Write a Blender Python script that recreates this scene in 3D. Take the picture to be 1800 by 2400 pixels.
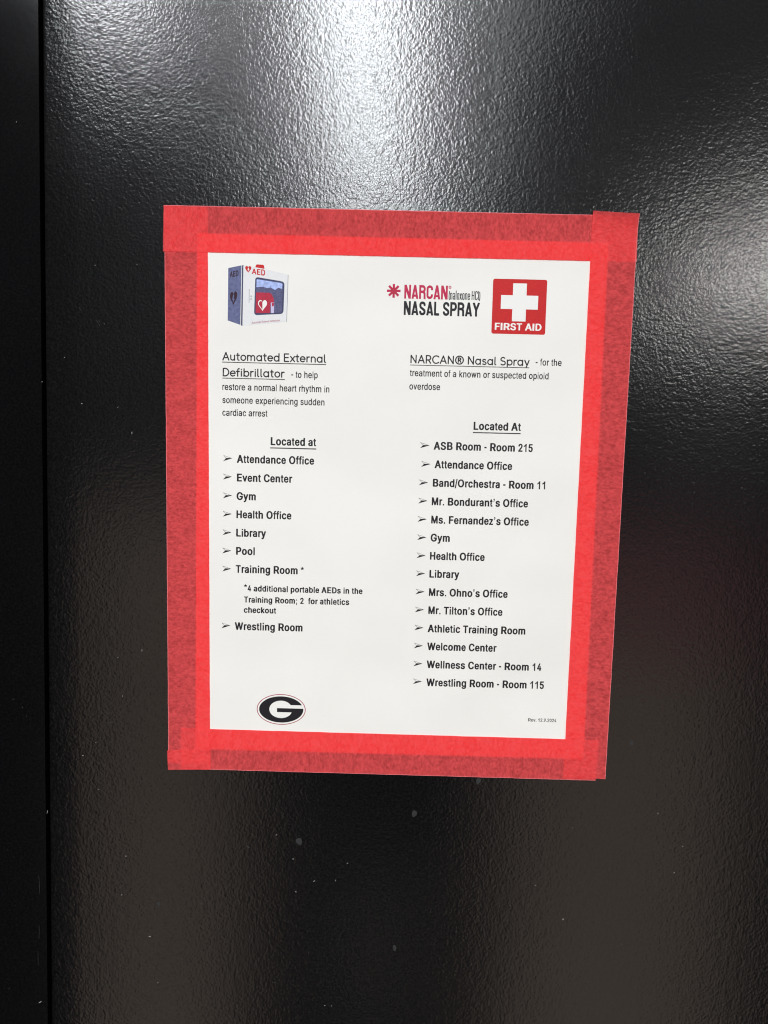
import bpy, bmesh, math, random
from mathutils import Vector, Matrix, noise

# ------------------------------------------------------------------ scene, camera, light
S = bpy.context.scene
for o in list(bpy.data.objects):
    bpy.data.objects.remove(o, do_unlink=True)
COL = S.collection
MM = 0.001
TILT = math.radians(0.28)            # the notice hangs a hair out of square with the door
CT, ST = math.cos(TILT), math.sin(TILT)


def W(u, v, n=0.0):
    """millimetres in the notice's own frame (u right, v up, n off the door) -> metres in the scene"""
    return Vector(((u * CT - v * ST) * MM, -n * MM, (u * ST + v * CT) * MM))


def Wd(u, v, n):
    return Vector((u * CT - v * ST, -n, u * ST + v * CT))


cam_d = bpy.data.cameras.new("camera")
cam = bpy.data.objects.new("camera", cam_d)
COL.objects.link(cam)
cam_d.sensor_fit = 'VERTICAL'
cam_d.sensor_height = 36.0
cam_d.sensor_width = 27.0
cam_d.lens = 1664.0 / 2400.0 * 36.0
cam_d.clip_start = 0.01
cam_d.clip_end = 100.0
ax = [Wd(*r) for r in [(0.999686, 0.024414, -0.005655), (-0.02479, 0.996451, -0.080448), (0.003671, 0.080563, 0.996743)]]
M = Matrix((ax[0], ax[1], ax[2])).transposed().to_4x4()
M.translation = W(-4.794, 26.234, 383.168)
cam.matrix_world = M
S.camera = cam

world = bpy.data.worlds.new("World")
S.world = world
world.use_nodes = True
wn, wl = world.node_tree.nodes, world.node_tree.links
bg = wn['Background']
tc = wn.new('ShaderNodeTexCoord')
sp = wn.new('ShaderNodeSeparateXYZ')
rp = wn.new('ShaderNodeValToRGB')
wl.new(tc.outputs['Generated'], sp.inputs[0])
mr = wn.new('ShaderNodeMapRange')
mr.inputs['From Min'].default_value = -1.0
mr.inputs['From Max'].default_value = 1.0
wl.new(sp.outputs['Z'], mr.inputs['Value'])
wl.new(mr.outputs[0], rp.inputs[0])
e = rp.color_ramp.elements
e[0].position = 0.40
e[0].color = (0.012, 0.012, 0.014, 1)
e[1].position = 0.60
e[1].color = (0.22, 0.22, 0.235, 1)
xr = wn.new('ShaderNodeMapRange')          # world colour dimmed to the left, keeps the frame's reflection dark
xr.interpolation_type = 'SMOOTHSTEP'
xr.inputs['From Min'].default_value = -0.44
xr.inputs['From Max'].default_value = -0.30
xr.inputs['To Min'].default_value = 0.22
xr.inputs['To Max'].default_value = 1.0
wl.new(sp.outputs['X'], xr.inputs['Value'])
vm = wn.new('ShaderNodeVectorMath')
vm.operation = 'SCALE'
wl.new(rp.outputs[0], vm.inputs[0])
wl.new(xr.outputs[0], vm.inputs['Scale'])
wl.new(vm.outputs[0], bg.inputs['Color'])
bg.inputs['Strength'].default_value = 1.0


def area(name, loc, target, sx, sy, radiance, color=(1, 1, 1)):
    d = bpy.data.lights.new(name, 'AREA')
    d.shape = 'RECTANGLE'
    d.size, d.size_y = sx, sy
    d.energy = radiance * math.pi * sx * sy
    d.color = color
    o = bpy.data.objects.new(name, d)
    COL.objects.link(o)
    o.location = loc
    dirv = Vector(target) - Vector(loc)
    o.rotation_euler = dirv.to_track_quat('-Z', 'Y').to_euler()
    return o


def down(name, x, y, z, sx, sy, radiance, color=(1, 1, 1)):
    o = area(name, (x, y, z), (x, y, z - 1), sx, sy, radiance, color)
    o.rotation_euler = (0, 0, 0)
    return o


# ceiling tubes behind the photographer
down("ceiling_lamp", -0.13, -2.95, 1.38, 0.20, 3.3, 48.0, (0.94, 0.97, 1.0))
down("ceiling_glow_fill", -0.13, -2.95, 1.40, 1.1, 3.5, 2.6, (0.93, 0.96, 1.0))  # added dim panel, not a fixture: widens the tube's sheen on the door
down("ceiling_lamp", -0.87, -1.62, 1.38, 0.20, 0.80, 46.0, (0.94, 0.97, 1.0))
down("ceiling_lamp", 2.72, -4.75, 1.38, 1.4, 1.5, 27.0, (1.0, 0.99, 0.95))
# added fill lamps standing in for light thrown back from the pale floor
area("floor_bounce_fill", (-0.63, -1.6, -1.15), (-0.63, 0, -1.15), 0.46, 2.1, 0.80, (1.0, 0.79, 0.64))
area("floor_bounce_fill", (0.70, -1.6, -1.35), (0.70, 0, -1.35), 0.68, 1.70, 0.80, (1.0, 0.79, 0.64))
area("red_bounce_fill", (0.72, -1.6, -0.335), (0.72, 0, -0.335), 0.62, 0.31, 0.80, (1.0, 0.38, 0.40))  # added red lamp, tints the door's reflection low on the right
area("floor_bounce_fill", (-0.01, -1.6, -1.45), (-0.01, 0, -1.45), 0.13, 0.55, 0.42, (1.0, 0.88, 0.76))

S.view_settings.view_transform = 'Standard'
S.view_settings.look = 'None'
S.view_settings.gamma = 1.0
S.view_settings.exposure = 0.13
try:
    S.view_settings.use_curve_mapping = False
except Exception:
    pass
S.cycles.use_denoising = True
S.cycles.denoiser = 'OPENIMAGEDENOISE'
S.cycles.denoising_input_passes = 'RGB_ALBEDO_NORMAL'
S.cycles.denoising_prefilter = 'ACCURATE'
S.cycles.pixel_filter_type = 'BLACKMAN_HARRIS'
S.cycles.filter_width = 1.15
S.cycles.max_bounces = 10
S.cycles.diffuse_bounces = 6
S.cycles.transmission_bounces = 6
S.cycles.caustics_reflective = False


# ------------------------------------------------------------------ materials
def mat(name):
    m = bpy.data.materials.new(name)
    m.use_nodes = True
    n, l = m.node_tree.nodes, m.node_tree.links
    n.clear()
    return m, n, l, n.new('ShaderNodeOutputMaterial')


def simple(name, col, rough=0.55, spec=0.3, vary=0.0, scale=900.0):
    m, n, l, out = mat(name)
    b = n.new('ShaderNodeBsdfPrincipled')
    b.inputs['Roughness'].default_value = rough
    b.inputs['Specular IOR Level'].default_value = spec
    b.inputs['Base Color'].default_value = (*col, 1)
    if vary:
        t = n.new('ShaderNodeTexCoord')
        z = n.new('ShaderNodeTexNoise')
        z.inputs['Scale'].default_value = scale
        z.inputs['Detail'].default_value = 3
        r = n.new('ShaderNodeValToRGB')
        r.color_ramp.elements[0].position = 0.3
        r.color_ramp.elements[1].position = 0.7
        r.color_ramp.elements[0].color = (*[c * (1 - vary) for c in col], 1)
        r.color_ramp.elements[1].color = (*[min(1, c * (1 + vary)) for c in col], 1)
        l.new(t.outputs['Object'], z.inputs['Vector'])
        l.new(z.outputs['Fac'], r.inputs[0])
        l.new(r.outputs[0], b.inputs['Base Color'])
    l.new(b.outputs[0], out.inputs[0])
    return m


def noise_node(n, l, vec, scale, detail=2.0, rough=0.5, dist=0.0):
    z = n.new('ShaderNodeTexNoise')
    z.inputs['Scale'].default_value = scale
    z.inputs['Detail'].default_value = detail
    z.inputs['Roughness'].default_value = rough
    z.inputs['Distortion'].default_value = dist
    l.new(vec, z.inputs['Vector'])
    return z.outputs['Fac']


def math_node(n, l, op, a, b=None):
    k = n.new('ShaderNodeMath')
    k.operation = op
    for i, x in enumerate((a, b)):
        if x is None:
            continue
        if isinstance(x, (int, float)):
            k.inputs[i].default_value = x
        else:
            l.new(x, k.inputs[i])
    return k.outputs[0]


def paint(name, bump_mm, scale, rough, fine=0.25, base=(0.0035, 0.0035, 0.004), ior=1.47, film=0.005):
    """black stoved enamel with an orange-peel skin"""
    m, n, l, out = mat(name)
    t = n.new('ShaderNodeTexCoord')
    v = t.outputs['Object']
    b = n.new('ShaderNodeBsdfPrincipled')
    b.inputs['Base Color'].default_value = (*base, 1)
    b.inputs['IOR'].default_value = ior
    a = noise_node(n, l, v, scale, 1.5, 0.45, 0.25)
    c = noise_node(n, l, v, scale * 0.36, 2.0, 0.5, 0.1)
    f = noise_node(n, l, v, scale * 2.6, 2.0, 0.5)
    h = math_node(n, l, 'ADD', math_node(n, l, 'ADD', a, math_node(n, l, 'MULTIPLY', c, 0.9)), math_node(n, l, 'MULTIPLY', f, fine))
    bu = n.new('ShaderNodeBump')
    bu.inputs['Strength'].default_value = 1.0
    bu.inputs['Distance'].default_value = bump_mm * MM
    l.new(h, bu.inputs['Height'])
    l.new(bu.outputs[0], b.inputs['Normal'])
    # a thin haze of settled dust lightens the paint in fine flecks
    fz = noise_node(n, l, v, 760.0, 4.0, 0.7, 0.3)
    fr_ = n.new('ShaderNodeValToRGB')
    fr_.color_ramp.elements[0].position = 0.42
    fr_.color_ramp.elements[1].position = 0.68
    fr_.color_ramp.elements[0].color = (*[c * 0.7 for c in base], 1)
    fr_.color_ramp.elements[1].color = (film, film, film * 1.04, 1)
    l.new(fz, fr_.inputs[0])
    l.new(fr_.outputs[0], b.inputs['Base Color'])
    # handling film: the gloss varies in soft patches
    g = noise_node(n, l, v, 9.0, 4.0, 0.55)
    mr = n.new('ShaderNodeMapRange')
    mr.inputs['From Min'].default_value = 0.3
    mr.inputs['From Max'].default_value = 0.7
    mr.inputs['To Min'].default_value = rough * 0.85
    mr.inputs['To Max'].default_value = rough * 1.2
    l.new(g, mr.inputs['Value'])
    l.new(mr.outputs[0], b.inputs['Roughness'])
    l.new(b.outputs[0], out.inputs[0])
    return m


M_DOOR = paint("black_orange_peel_enamel", 0.108, 670.0, 0.15, fine=0.34, film=0.007)
M_FRAME = paint("black_smooth_enamel", 0.010, 300.0, 0.13, base=(0.003, 0.003, 0.0036), ior=1.36)
M_STOP = simple("shadowed_rebate_paint", (0.003, 0.003, 0.003), 0.6, 0.1)


def paper_material():
    m, n, l, out = mat("office_paper")
    t = n.new('ShaderNodeTexCoord')
    v = t.outputs['Object']
    b = n.new('ShaderNodeBsdfPrincipled')
    b.inputs['Roughness'].default_value = 0.7
    b.inputs['Specular IOR Level'].default_value = 0.2
    a = noise_node(n, l, v, 1300.0, 3.0, 0.6)
    c = noise_node(n, l, v, 30.0, 4.0, 0.6)
    s = math_node(n, l, 'ADD', math_node(n, l, 'MULTIPLY', a, 0.5), math_node(n, l, 'MULTIPLY', c, 0.5))
    r = n.new('ShaderNodeValToRGB')
    r.color_ramp.elements[0].position = 0.3
    r.color_ramp.elements[1].position = 0.7
    r.color_ramp.elements[0].color = (0.722, 0.710, 0.672, 1)
    r.color_ramp.elements[1].color = (0.757, 0.744, 0.705, 1)
    l.new(s, r.inputs[0])
    # the odd grey fibre fleck
    vo = n.new('ShaderNodeTexVoronoi')
    vo.inputs['Scale'].default_value = 95.0
    vo.inputs['Randomness'].default_value = 1.0
    l.new(v, vo.inputs['Vector'])
    pick = math_node(n, l, 'LESS_THAN', vo.outputs['Distance'], 0.022)
    sep = n.new('ShaderNodeSeparateColor')
    l.new(vo.outputs['Color'], sep.inputs[0])
    few = math_node(n, l, 'LESS_THAN', sep.outputs[0], 0.10)
    fl = math_node(n, l, 'MULTIPLY', math_node(n, l, 'MULTIPLY', pick, few), 0.6)
    mx = n.new('ShaderNodeMix')
    mx.data_type = 'RGBA'
    l.new(fl, mx.inputs['Factor'])
    l.new(r.outputs[0], mx.inputs['A'])
    mx.inputs['B'].default_value = (0.2, 0.2, 0.2, 1)
    l.new(mx.outputs['Result'], b.inputs['Base Color'])
    bu = n.new('ShaderNodeBump')
    bu.inputs['Distance'].default_value = 0.000008
    bu.inputs['Strength'].default_value = 0.5
    l.new(a, bu.inputs['Height'])
    ri = n.new('ShaderNodeBump')
    ri.inputs['Distance'].default_value = 0.0045
    ri.inputs['Strength'].default_value = 1.0
    l.new(noise_node(n, l, v, 13.0, 1.5, 0.4), ri.inputs['Height'])
    l.new(ri.outputs[0], bu.inputs['Normal'])
    l.new(bu.outputs[0], b.inputs['Normal'])
    l.new(b.outputs[0], out.inputs[0])
    return m


M_PAPER = paper_material()


def tape_material(name, along):
    """thin red crepe paper: part of the light is thrown back, part soaks through"""
    m, n, l, out = mat(name)
    t = n.new('ShaderNodeTexCoord')
    mp = n.new('ShaderNodeMapping')
    mp.inputs['Scale'].default_value = (0.55, 1, 1) if along == 'Z' else (1, 1, 0.55)
    l.new(t.outputs['Object'], mp.inputs['Vector'])
    v = mp.outputs['Vector']
    big = noise_node(n, l, v, 170.0, 3.0, 0.6, 0.4)
    fib = noise_node(n, l, v, 1300.0, 3.0, 0.7, 0.5)
    mid = noise_node(n, l, v, 650.0, 2.0, 0.6, 0.5)
    s = math_node(n, l, 'ADD', math_node(n, l, 'MULTIPLY', big, 0.20), math_node(n, l, 'MULTIPLY', fib, 0.40))
    s = math_node(n, l, 'ADD', s, math_node(n, l, 'MULTIPLY', mid, 0.40))
    mr = n.new('ShaderNodeMapRange')
    mr.inputs['From Min'].default_value = 0.39
    mr.inputs['From Max'].default_value = 0.59
    mr.inputs['To Min'].default_value = 0.655
    mr.inputs['To Max'].default_value = 0.40
    l.new(s, mr.inputs['Value'])
    d = n.new('ShaderNodeBsdfDiffuse')
    d.inputs['Color'].default_value = (0.97, 0.110, 0.115, 1)
    tr = n.new('ShaderNodeBsdfTranslucent')
    tr.inputs['Color'].default_value = (0.998, 0.062, 0.052, 1)
    mx = n.new('ShaderNodeMixShader')
    l.new(mr.outputs[0], mx.inputs['Fac'])
    l.new(d.outputs[0], mx.inputs[1])
    l.new(tr.outputs[0], mx.inputs[2])
    bu = n.new('ShaderNodeBump')
    bu.inputs['Distance'].default_value = 0.00003
    bu.inputs['Strength'].default_value = 0.4
    l.new(fib, bu.inputs['Height'])
    l.new(bu.outputs[0], d.inputs['Normal'])
    l.new(mx.outputs[0], out.inputs[0])
    return m


M_TAPE_H = tape_material("red_tape_across", 'X')
M_TAPE_V = tape_material("red_tape_upright", 'Z')
M_RIM = simple("pale_lit_tape_edge", (0.74, 0.17, 0.18), 0.8, 0.1, 0.2, 1500)  # pale cut fibres; colour also paints in light caught along the lifted edges
M_INK = simple("black_toner", (0.012, 0.011, 0.014), 0.5, 0.25)
M_PINK = simple("crimson_ink", (0.44, 0.018, 0.070), 0.55, 0.2, 0.12)
M_CHAR = simple("charcoal_ink", (0.014, 0.013, 0.017), 0.55, 0.2)
M_RED = simple("emblem_red_ink", (0.48, 0.013, 0.014), 0.55, 0.2, 0.08)
M_WHITE = simple("unprinted_white", (0.75, 0.745, 0.715), 0.7, 0.2)
M_RING = simple("dull_red_line_ink", (0.33, 0.05, 0.075), 0.6, 0.2)
M_PANEL_W = simple("printed_pale_grey", (0.66, 0.665, 0.67), 0.6, 0.2, 0.03, 500)
M_PANEL_B = simple("printed_slate_blue", (0.105, 0.118, 0.23), 0.6, 0.2, 0.22, 700)
M_SEAM = simple("printed_dark_blue", (0.045, 0.05, 0.11), 0.6, 0.2)
M_GLASS = simple("printed_violet_grey", (0.085, 0.085, 0.17), 0.6, 0.2, 0.30, 900)
M_SKYB = simple("printed_pale_blue", (0.33, 0.41, 0.70), 0.6, 0.2, 0.28, 600)
M_BAG = simple("printed_raspberry", (0.38, 0.022, 0.050), 0.6, 0.2, 0.15, 700)
M_MAROON = simple("printed_dark_maroon", (0.030, 0.010, 0.022), 0.6, 0.2)
M_LILAC = simple("printed_lilac", (0.50, 0.46, 0.66), 0.6, 0.2)
M_LINE = simple("printed_grey_line", (0.27, 0.27, 0.30), 0.6, 0.2)
M_DUST = simple("pale_lint", (0.40, 0.40, 0.385), 0.9, 0.0)
M_DUST_DIM = simple("grey_lint", (0.07, 0.07, 0.07), 0.9, 0.0)
M_SPOT = simple("dried_drip_film", (0.028, 0.028, 0.029), 0.7, 0.15)


# ------------------------------------------------------------------ letter outlines (thousandths of an em)
GLYPHS = {
'bold':{
' ':(278,''),
'*':(389,'233,750 155,749 152,640 48,671 23,602 21,592 30,588 124,558 63,467 127,420 136,425 195,505 255,425 265,420 327,467 267,558 368,592 342,671 239,640 237,745'),
'-':(333,'40,267 48,248 63,238 270,238 285,248 293,264 293,342 285,361 270,372 63,372 48,362 40,345'),
'.':(278,'70,0 208,0 208,137 70,137'),
'/':(278,'17,-93 28,-96 97,-96 114,-86 125,-69 278,715 274,730 261,742 250,746 179,745 162,736 153,721 0,-60 3,-78'),
'0':(556,'365,11 403,37 429,62 463,112 493,185 507,242 516,323 514,424 501,502 483,560 462,606 420,663 375,699 353,710 309,723 245,722 219,716 187,702 135,661 101,616 75,563 57,508 44,439 40,378 42,297 57,208 75,153 100,101 134,55 173,23 211,3 249,-7 309,-7|275,123 251,129 221,152 202,179 189,208 181,231 170,280 166,320 166,395 173,450 181,485 195,522 209,549 229,572 245,583 271,593 283,593 317,580 339,560 352,542 367,511 381,465 386,439 390,407 392,343 388,292 377,237 369,211 353,175 334,150 311,132'),
'1':(556,'392,0 255,0 255,516 190,466 75,415 75,540 170,590 245,660 282,719 392,719'),
'2':(556,'51,12 76,2 480,2 504,11 513,20 516,32 516,101 508,116 494,125 480,129 271,129 265,133 437,335 481,404 499,450 508,516 497,580 466,638 417,684 380,704 335,719 308,723 218,719 166,702 123,676 90,643 67,609 51,571 43,531 43,496 52,483 65,475 78,472 168,472 192,481 203,496 210,539 224,569 240,586 274,598 311,586 332,563 344,528 344,496 333,453 299,398 43,98 40,87 40,29'),
'4':(556,'425,8 436,18 440,29 442,138 496,144 511,156 516,170 516,237 511,248 489,263 446,264 441,268 441,436 433,453 409,466 326,466 307,456 297,439 296,266 213,264 207,268 407,684 399,702 378,714 286,713 269,704 255,684 50,260 40,234 41,165 50,150 69,140 293,140 297,133 297,29 305,13 329,2 409,2'),
'5':(556,'476,704 452,714 117,714 93,704 85,695 79,669 48,361 51,349 65,337 88,328 176,322 195,328 231,353 255,359 283,358 315,341 336,315 349,280 355,242 349,196 328,150 301,127 281,120 252,124 226,140 210,165 198,205 179,220 166,224 75,224 49,212 41,199 40,182 46,150 56,121 84,75 132,31 176,8 234,-7 309,-7 340,-1 387,17 424,40 468,85 484,110 511,179 516,211 516,266 505,323 487,366 470,393 432,436 408,454 374,471 322,486 247,486 226,482 222,490 230,574 236,590 452,590 476,600 487,617 487,684 484,695'),
'9':(556,'142,5 155,2 258,2 286,15 446,271 470,315 499,381 513,430 516,459 513,528 499,577 475,624 442,663 412,687 380,704 316,723 237,722 189,710 139,684 119,669 81,627 51,568 40,519 40,450 51,398 78,346 105,313 152,279 205,259 253,255 257,251 122,38 120,29 123,20|279,599 312,586 331,565 340,548 352,508 352,462 346,433 328,398 303,377 274,371 247,380 220,410 210,433 202,485 207,525 224,563 253,592'),
';':(333,'103,-145 116,-154 165,-154 177,-148 185,-136 228,116 226,127 222,136 207,146 140,146 128,139 119,128 95,-118 96,-132|110,450 111,424 119,395 133,372 158,354 191,354 213,369 228,392 237,424 237,456 227,488 213,508 189,523 158,523 133,506 117,479'),
'A':(722,'292,714 268,704 255,689 10,55 3,35 7,20 17,11 41,2 157,2 173,5 193,18 204,35 262,185 454,186 460,185 467,173 521,29 536,12 567,2 681,2 705,11 718,26 718,38 461,695 451,704 427,714|359,450 409,326 412,315 408,311 314,310 307,314'),
'B':(722,'77,704 64,684 64,35 69,20 85,8 107,2 444,2 527,17 602,49 656,98 678,139 689,179 685,251 665,297 644,326 610,356 579,375 636,427 649,450 660,485 656,560 646,586 623,624 591,656 556,679 508,699 456,711 431,714 107,714|267,300 392,301 434,292 456,278 480,248 490,217 486,179 471,153 450,138 405,129 268,130|267,428 268,586 392,587 423,580 442,565 460,531 461,493 447,462 431,443 412,432 386,426'),
'C':(722,'568,673 510,702 447,719 331,723 293,717 230,696 168,661 116,612 85,568 50,490 35,418 32,329 44,248 62,193 103,120 152,68 201,34 279,3 331,-7 421,-7 458,-1 516,17 580,52 636,104 658,136 679,176 694,231 688,245 669,257 649,261 551,261 536,257 513,240 494,191 464,155 424,132 369,123 337,129 311,141 266,179 235,231 217,297 214,398 221,439 235,485 249,514 276,550 305,572 328,583 366,593 389,593 426,583 450,572 482,542 499,514 518,470 545,455 658,455 688,470 694,485 687,514 658,580 620,630'),
'D':(722,'69,13 98,2 365,2 412,8 485,29 538,54 570,77 613,119 647,170 674,237 689,326 689,392 680,459 653,537 611,601 573,639 532,667 482,690 424,707 380,714 98,714 78,707 65,698 59,684 59,35 60,25|246,130 244,583 251,587 339,587 389,578 424,560 454,534 474,505 492,465 504,410 507,369 504,309 492,254 474,214 457,188 436,166 406,147 383,138 333,129'),
'E':(667,'613,11 627,29 627,101 617,116 600,125 584,129 267,131 268,297 561,300 585,309 597,323 598,392 597,402 587,414 558,425 268,427 265,577 267,585 273,587 581,587 597,591 614,600 624,614 624,684 620,695 609,704 581,714 107,714 78,704 68,695 64,684 64,35 68,20 78,11 107,2 584,2'),
'F':(611,'85,5 100,2 210,2 234,11 244,20 248,32 250,289 509,290 533,300 542,309 546,320 546,387 537,401 521,410 506,414 250,415 248,580 255,587 536,587 551,591 567,600 576,614 576,687 563,704 536,714 100,714 73,704 63,695 60,681 60,32 66,18'),
'G':(778,'255,702 200,676 141,632 93,574 62,516 43,456 34,378 34,329 40,277 62,199 93,142 141,87 191,46 258,14 295,3 353,-7 448,-7 515,5 558,20 604,43 644,71 681,109 711,155 730,202 740,248 740,355 736,367 720,379 699,385 408,385 380,375 369,362 367,349 367,289 380,271 405,261 540,261 547,254 532,205 497,158 454,132 408,123 375,126 340,136 304,158 280,181 249,231 236,266 226,320 227,398 236,450 261,508 288,545 332,578 369,590 396,593 424,590 448,583 476,569 510,537 545,473 555,464 580,455 696,455 721,465 733,479 734,493 715,548 675,610 632,650 589,679 537,702 485,717 439,723 344,722 304,716'),
'H':(722,'655,13 664,25 665,35 665,684 660,698 630,714 524,714 498,704 489,695 486,684 483,430 247,428 239,430 237,436 237,684 233,695 224,704 198,714 93,714 67,702 59,691 57,681 57,32 63,18 93,2 198,2 224,11 233,20 237,32 239,300 476,302 483,300 485,294 486,32 489,20 498,11 524,2 630,2'),
'L':(611,'98,713 73,702 62,684 62,35 66,20 76,11 104,2 547,2 575,11 589,29 589,101 580,116 563,125 547,129 259,131 256,689 243,704 219,714'),
'M':(833,'770,701 744,714 606,714 587,707 575,698 417,280 258,698 246,707 227,714 89,714 65,702 56,691 55,681 55,32 61,18 89,2 188,2 213,11 222,20 225,32 227,301 233,294 338,20 348,11 370,2 461,2 480,8 500,29 595,286 604,301 605,32 608,20 617,11 642,2 744,2 769,13 777,25 778,35 778,684'),
'O':(778,'519,11 576,37 614,62 665,112 711,185 732,242 745,323 741,424 723,502 696,560 664,606 600,663 534,699 501,710 435,723 339,722 300,716 253,702 175,661 124,616 85,563 58,508 39,439 33,378 36,297 58,208 85,153 123,101 174,55 232,23 289,3 345,-7 435,-7|384,123 348,129 303,152 275,179 255,208 243,231 227,280 221,320 221,395 231,450 243,485 264,522 286,549 315,572 339,583 378,593 396,593 447,580 480,560 499,542 522,511 543,465 550,439 556,407 559,343 553,292 537,237 525,211 501,175 472,150 438,132'),
'P':(667,'74,11 98,2 210,2 232,8 247,20 251,32 254,242 407,244 459,253 498,268 547,294 596,341 623,390 633,418 639,453 636,525 623,568 602,609 538,670 483,696 401,714 101,714 74,704 64,695 61,681 61,32 64,20|254,588 365,587 398,578 426,558 445,514 448,459 434,413 411,387 386,375 347,368 253,370'),
'R':(722,'80,704 69,695 65,684 65,32 72,18 86,8 109,2 229,2 262,16 270,32 270,254 278,258 343,258 355,254 482,44 508,12 535,2 668,2 700,13 711,26 710,36 557,286 561,292 600,313 639,348 672,401 682,433 686,514 681,539 662,588 630,632 606,653 570,676 531,693 460,711 431,714 109,714|272,588 395,587 431,579 458,560 470,542 481,511 481,462 467,424 447,403 424,392 388,385 271,387'),
'S':(667,'430,716 388,723 288,722 237,713 179,693 133,666 100,638 70,597 55,560 48,508 58,456 83,412 119,377 158,351 210,328 394,275 431,254 446,228 449,211 446,188 437,165 424,149 394,129 336,117 294,124 258,140 236,165 219,214 198,229 182,232 68,232 38,218 30,202 37,162 55,119 79,84 134,37 216,3 285,-10 382,-10 442,0 487,14 547,46 584,77 605,104 630,156 636,196 636,228 630,260 599,315 566,348 514,379 466,399 297,447 261,466 242,490 238,528 252,561 285,586 324,596 370,592 404,577 427,551 442,510 451,501 472,493 590,492 621,508 627,519 614,577 596,612 573,640 514,684 469,704'),
'T':(611,'359,2 382,12 393,29 394,583 400,587 557,587 579,597 591,614 590,692 579,704 554,714 56,714 37,707 25,698 19,684 19,614 32,597 54,587 213,587 220,583 222,23 232,11 255,2'),
'W':(944,'937,695 928,704 905,714 799,714 773,704 762,693 664,330 576,663 564,696 549,707 529,714 412,714 389,704 379,695 371,675 280,331 270,352 188,675 179,696 165,707 145,714 39,714 13,702 3,687 7,663 184,20 199,8 219,2 340,2 370,18 381,44 472,374 572,20 587,8 607,2 727,2 753,13 762,26 774,64 940,675'),
'a':(556,'500,13 510,32 509,366 504,410 495,439 470,479 444,505 397,532 366,543 317,552 235,552 198,546 141,526 95,498 61,463 35,415 35,404 47,389 138,357 169,357 195,368 219,404 238,419 258,428 280,431 306,425 318,415 329,392 333,358 329,351 198,333 124,312 84,292 50,261 38,245 24,211 20,193 20,142 32,98 51,67 84,34 101,23 164,-3 201,-10 289,-7 343,12 372,2 471,2|332,226 333,196 329,179 318,153 301,133 283,121 258,114 223,118 204,132 194,165 200,191 214,205 255,218'),
'b':(611,'62,704 53,695 49,684 49,35 53,20 62,11 85,2 187,2 216,14 276,-7 352,-10 407,0 462,23 491,42 529,81 563,142 579,188 587,254 584,326 572,381 549,433 518,476 483,508 441,531 401,546 366,552 288,552 227,538 226,687 213,704 181,714 85,714|305,428 340,425 372,399 387,375 399,343 408,286 402,217 387,170 357,132 340,121 317,115 285,124 261,144 241,179 226,245 226,306 241,366 253,390 269,410 285,422'),
'c':(556,'454,505 400,534 363,546 330,552 248,552 181,534 142,514 102,483 77,454 48,404 29,341 22,283 25,225 43,153 62,113 84,81 130,38 184,8 223,-4 262,-10 344,-7 397,8 442,31 466,49 506,95 524,127 533,156 527,170 506,185 428,206 397,206 370,191 353,153 335,132 318,121 288,114 257,124 234,144 214,179 199,237 196,271 199,309 211,355 231,396 259,422 290,428 321,422 349,396 369,356 397,342 433,343 506,363 526,377 532,392 513,439 491,470'),
'd':(611,'548,704 517,714 421,714 398,704 385,687 383,539 323,552 245,552 210,546 178,534 125,505 84,465 67,441 44,395 26,323 23,260 29,205 44,150 70,98 104,58 140,28 195,3 256,-10 334,-7 395,14 424,2 525,2 548,11 558,20 561,35 561,684 558,695|302,428 320,425 337,414 367,375 385,309 385,242 370,179 352,146 326,124 294,115 265,124 232,156 209,217 203,280 215,352 238,398 265,422 285,428'),
'e':(556,'134,511 88,470 56,421 34,364 25,317 22,260 28,205 48,139 70,97 113,49 136,31 175,11 235,-7 315,-10 359,-4 412,14 457,41 490,72 517,116 526,144 514,162 489,174 431,189 392,189 366,176 347,142 326,124 285,114 252,124 229,142 210,170 197,217 205,221 497,221 523,231 534,248 531,341 517,398 489,454 456,492 417,520 365,543 324,552 244,552 211,546 169,531|199,343 213,381 229,404 257,425 280,428 304,425 329,408 349,375 358,343 346,339 205,339'),
'f':(333,'120,2 208,2 227,11 237,26 238,421 244,426 299,426 311,429 326,441 331,459 331,519 326,531 301,546 240,548 238,586 249,615 301,610 320,620 328,629 345,704 335,721 313,733 270,743 225,743 175,727 146,710 114,675 98,640 91,600 89,549 39,546 22,537 13,522 12,453 17,441 42,426 84,426 90,421 91,29 100,12'),
'g':(611,'551,537 527,546 426,547 392,533 328,552 224,549 178,534 134,511 85,466 67,441 50,410 35,369 26,323 23,266 35,182 53,139 77,100 131,49 201,17 250,8 314,7 342,11 380,23 384,18 381,-14 366,-47 345,-61 316,-70 296,-72 256,-64 235,-50 201,-10 175,2 134,-2 62,-42 47,-60 50,-75 71,-105 103,-137 126,-153 175,-176 233,-191 267,-194 363,-191 429,-173 467,-156 500,-132 537,-89 554,-52 563,0 563,516 560,528|302,428 319,425 343,410 366,378 384,317 387,268 378,208 358,165 328,138 290,132 264,138 247,150 226,176 208,225 202,283 212,343 223,375 238,398 267,422'),
'h':(611,'64,704 55,695 51,684 51,35 55,20 76,5 97,2 196,2 219,11 229,20 233,32 233,329 236,352 246,384 261,405 285,422 312,428 336,422 355,407 366,390 376,355 376,32 380,20 390,11 416,2 524,2 548,11 557,20 561,32 561,361 551,415 528,467 485,511 443,534 410,546 378,552 297,552 234,539 233,687 219,704 187,714 88,714'),
'i':(278,'62,0 218,0 218,519 62,519|62,589 218,589 218,716 62,716'),
'k':(556,'62,704 53,695 49,684 49,35 53,20 62,11 89,2 190,2 218,15 226,32 228,191 376,11 399,2 518,2 550,11 563,26 557,44 348,309 543,508 549,519 545,528 536,537 513,546 391,547 376,543 360,534 237,408 228,404 226,684 223,695 213,704 187,714 86,714'),
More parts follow.
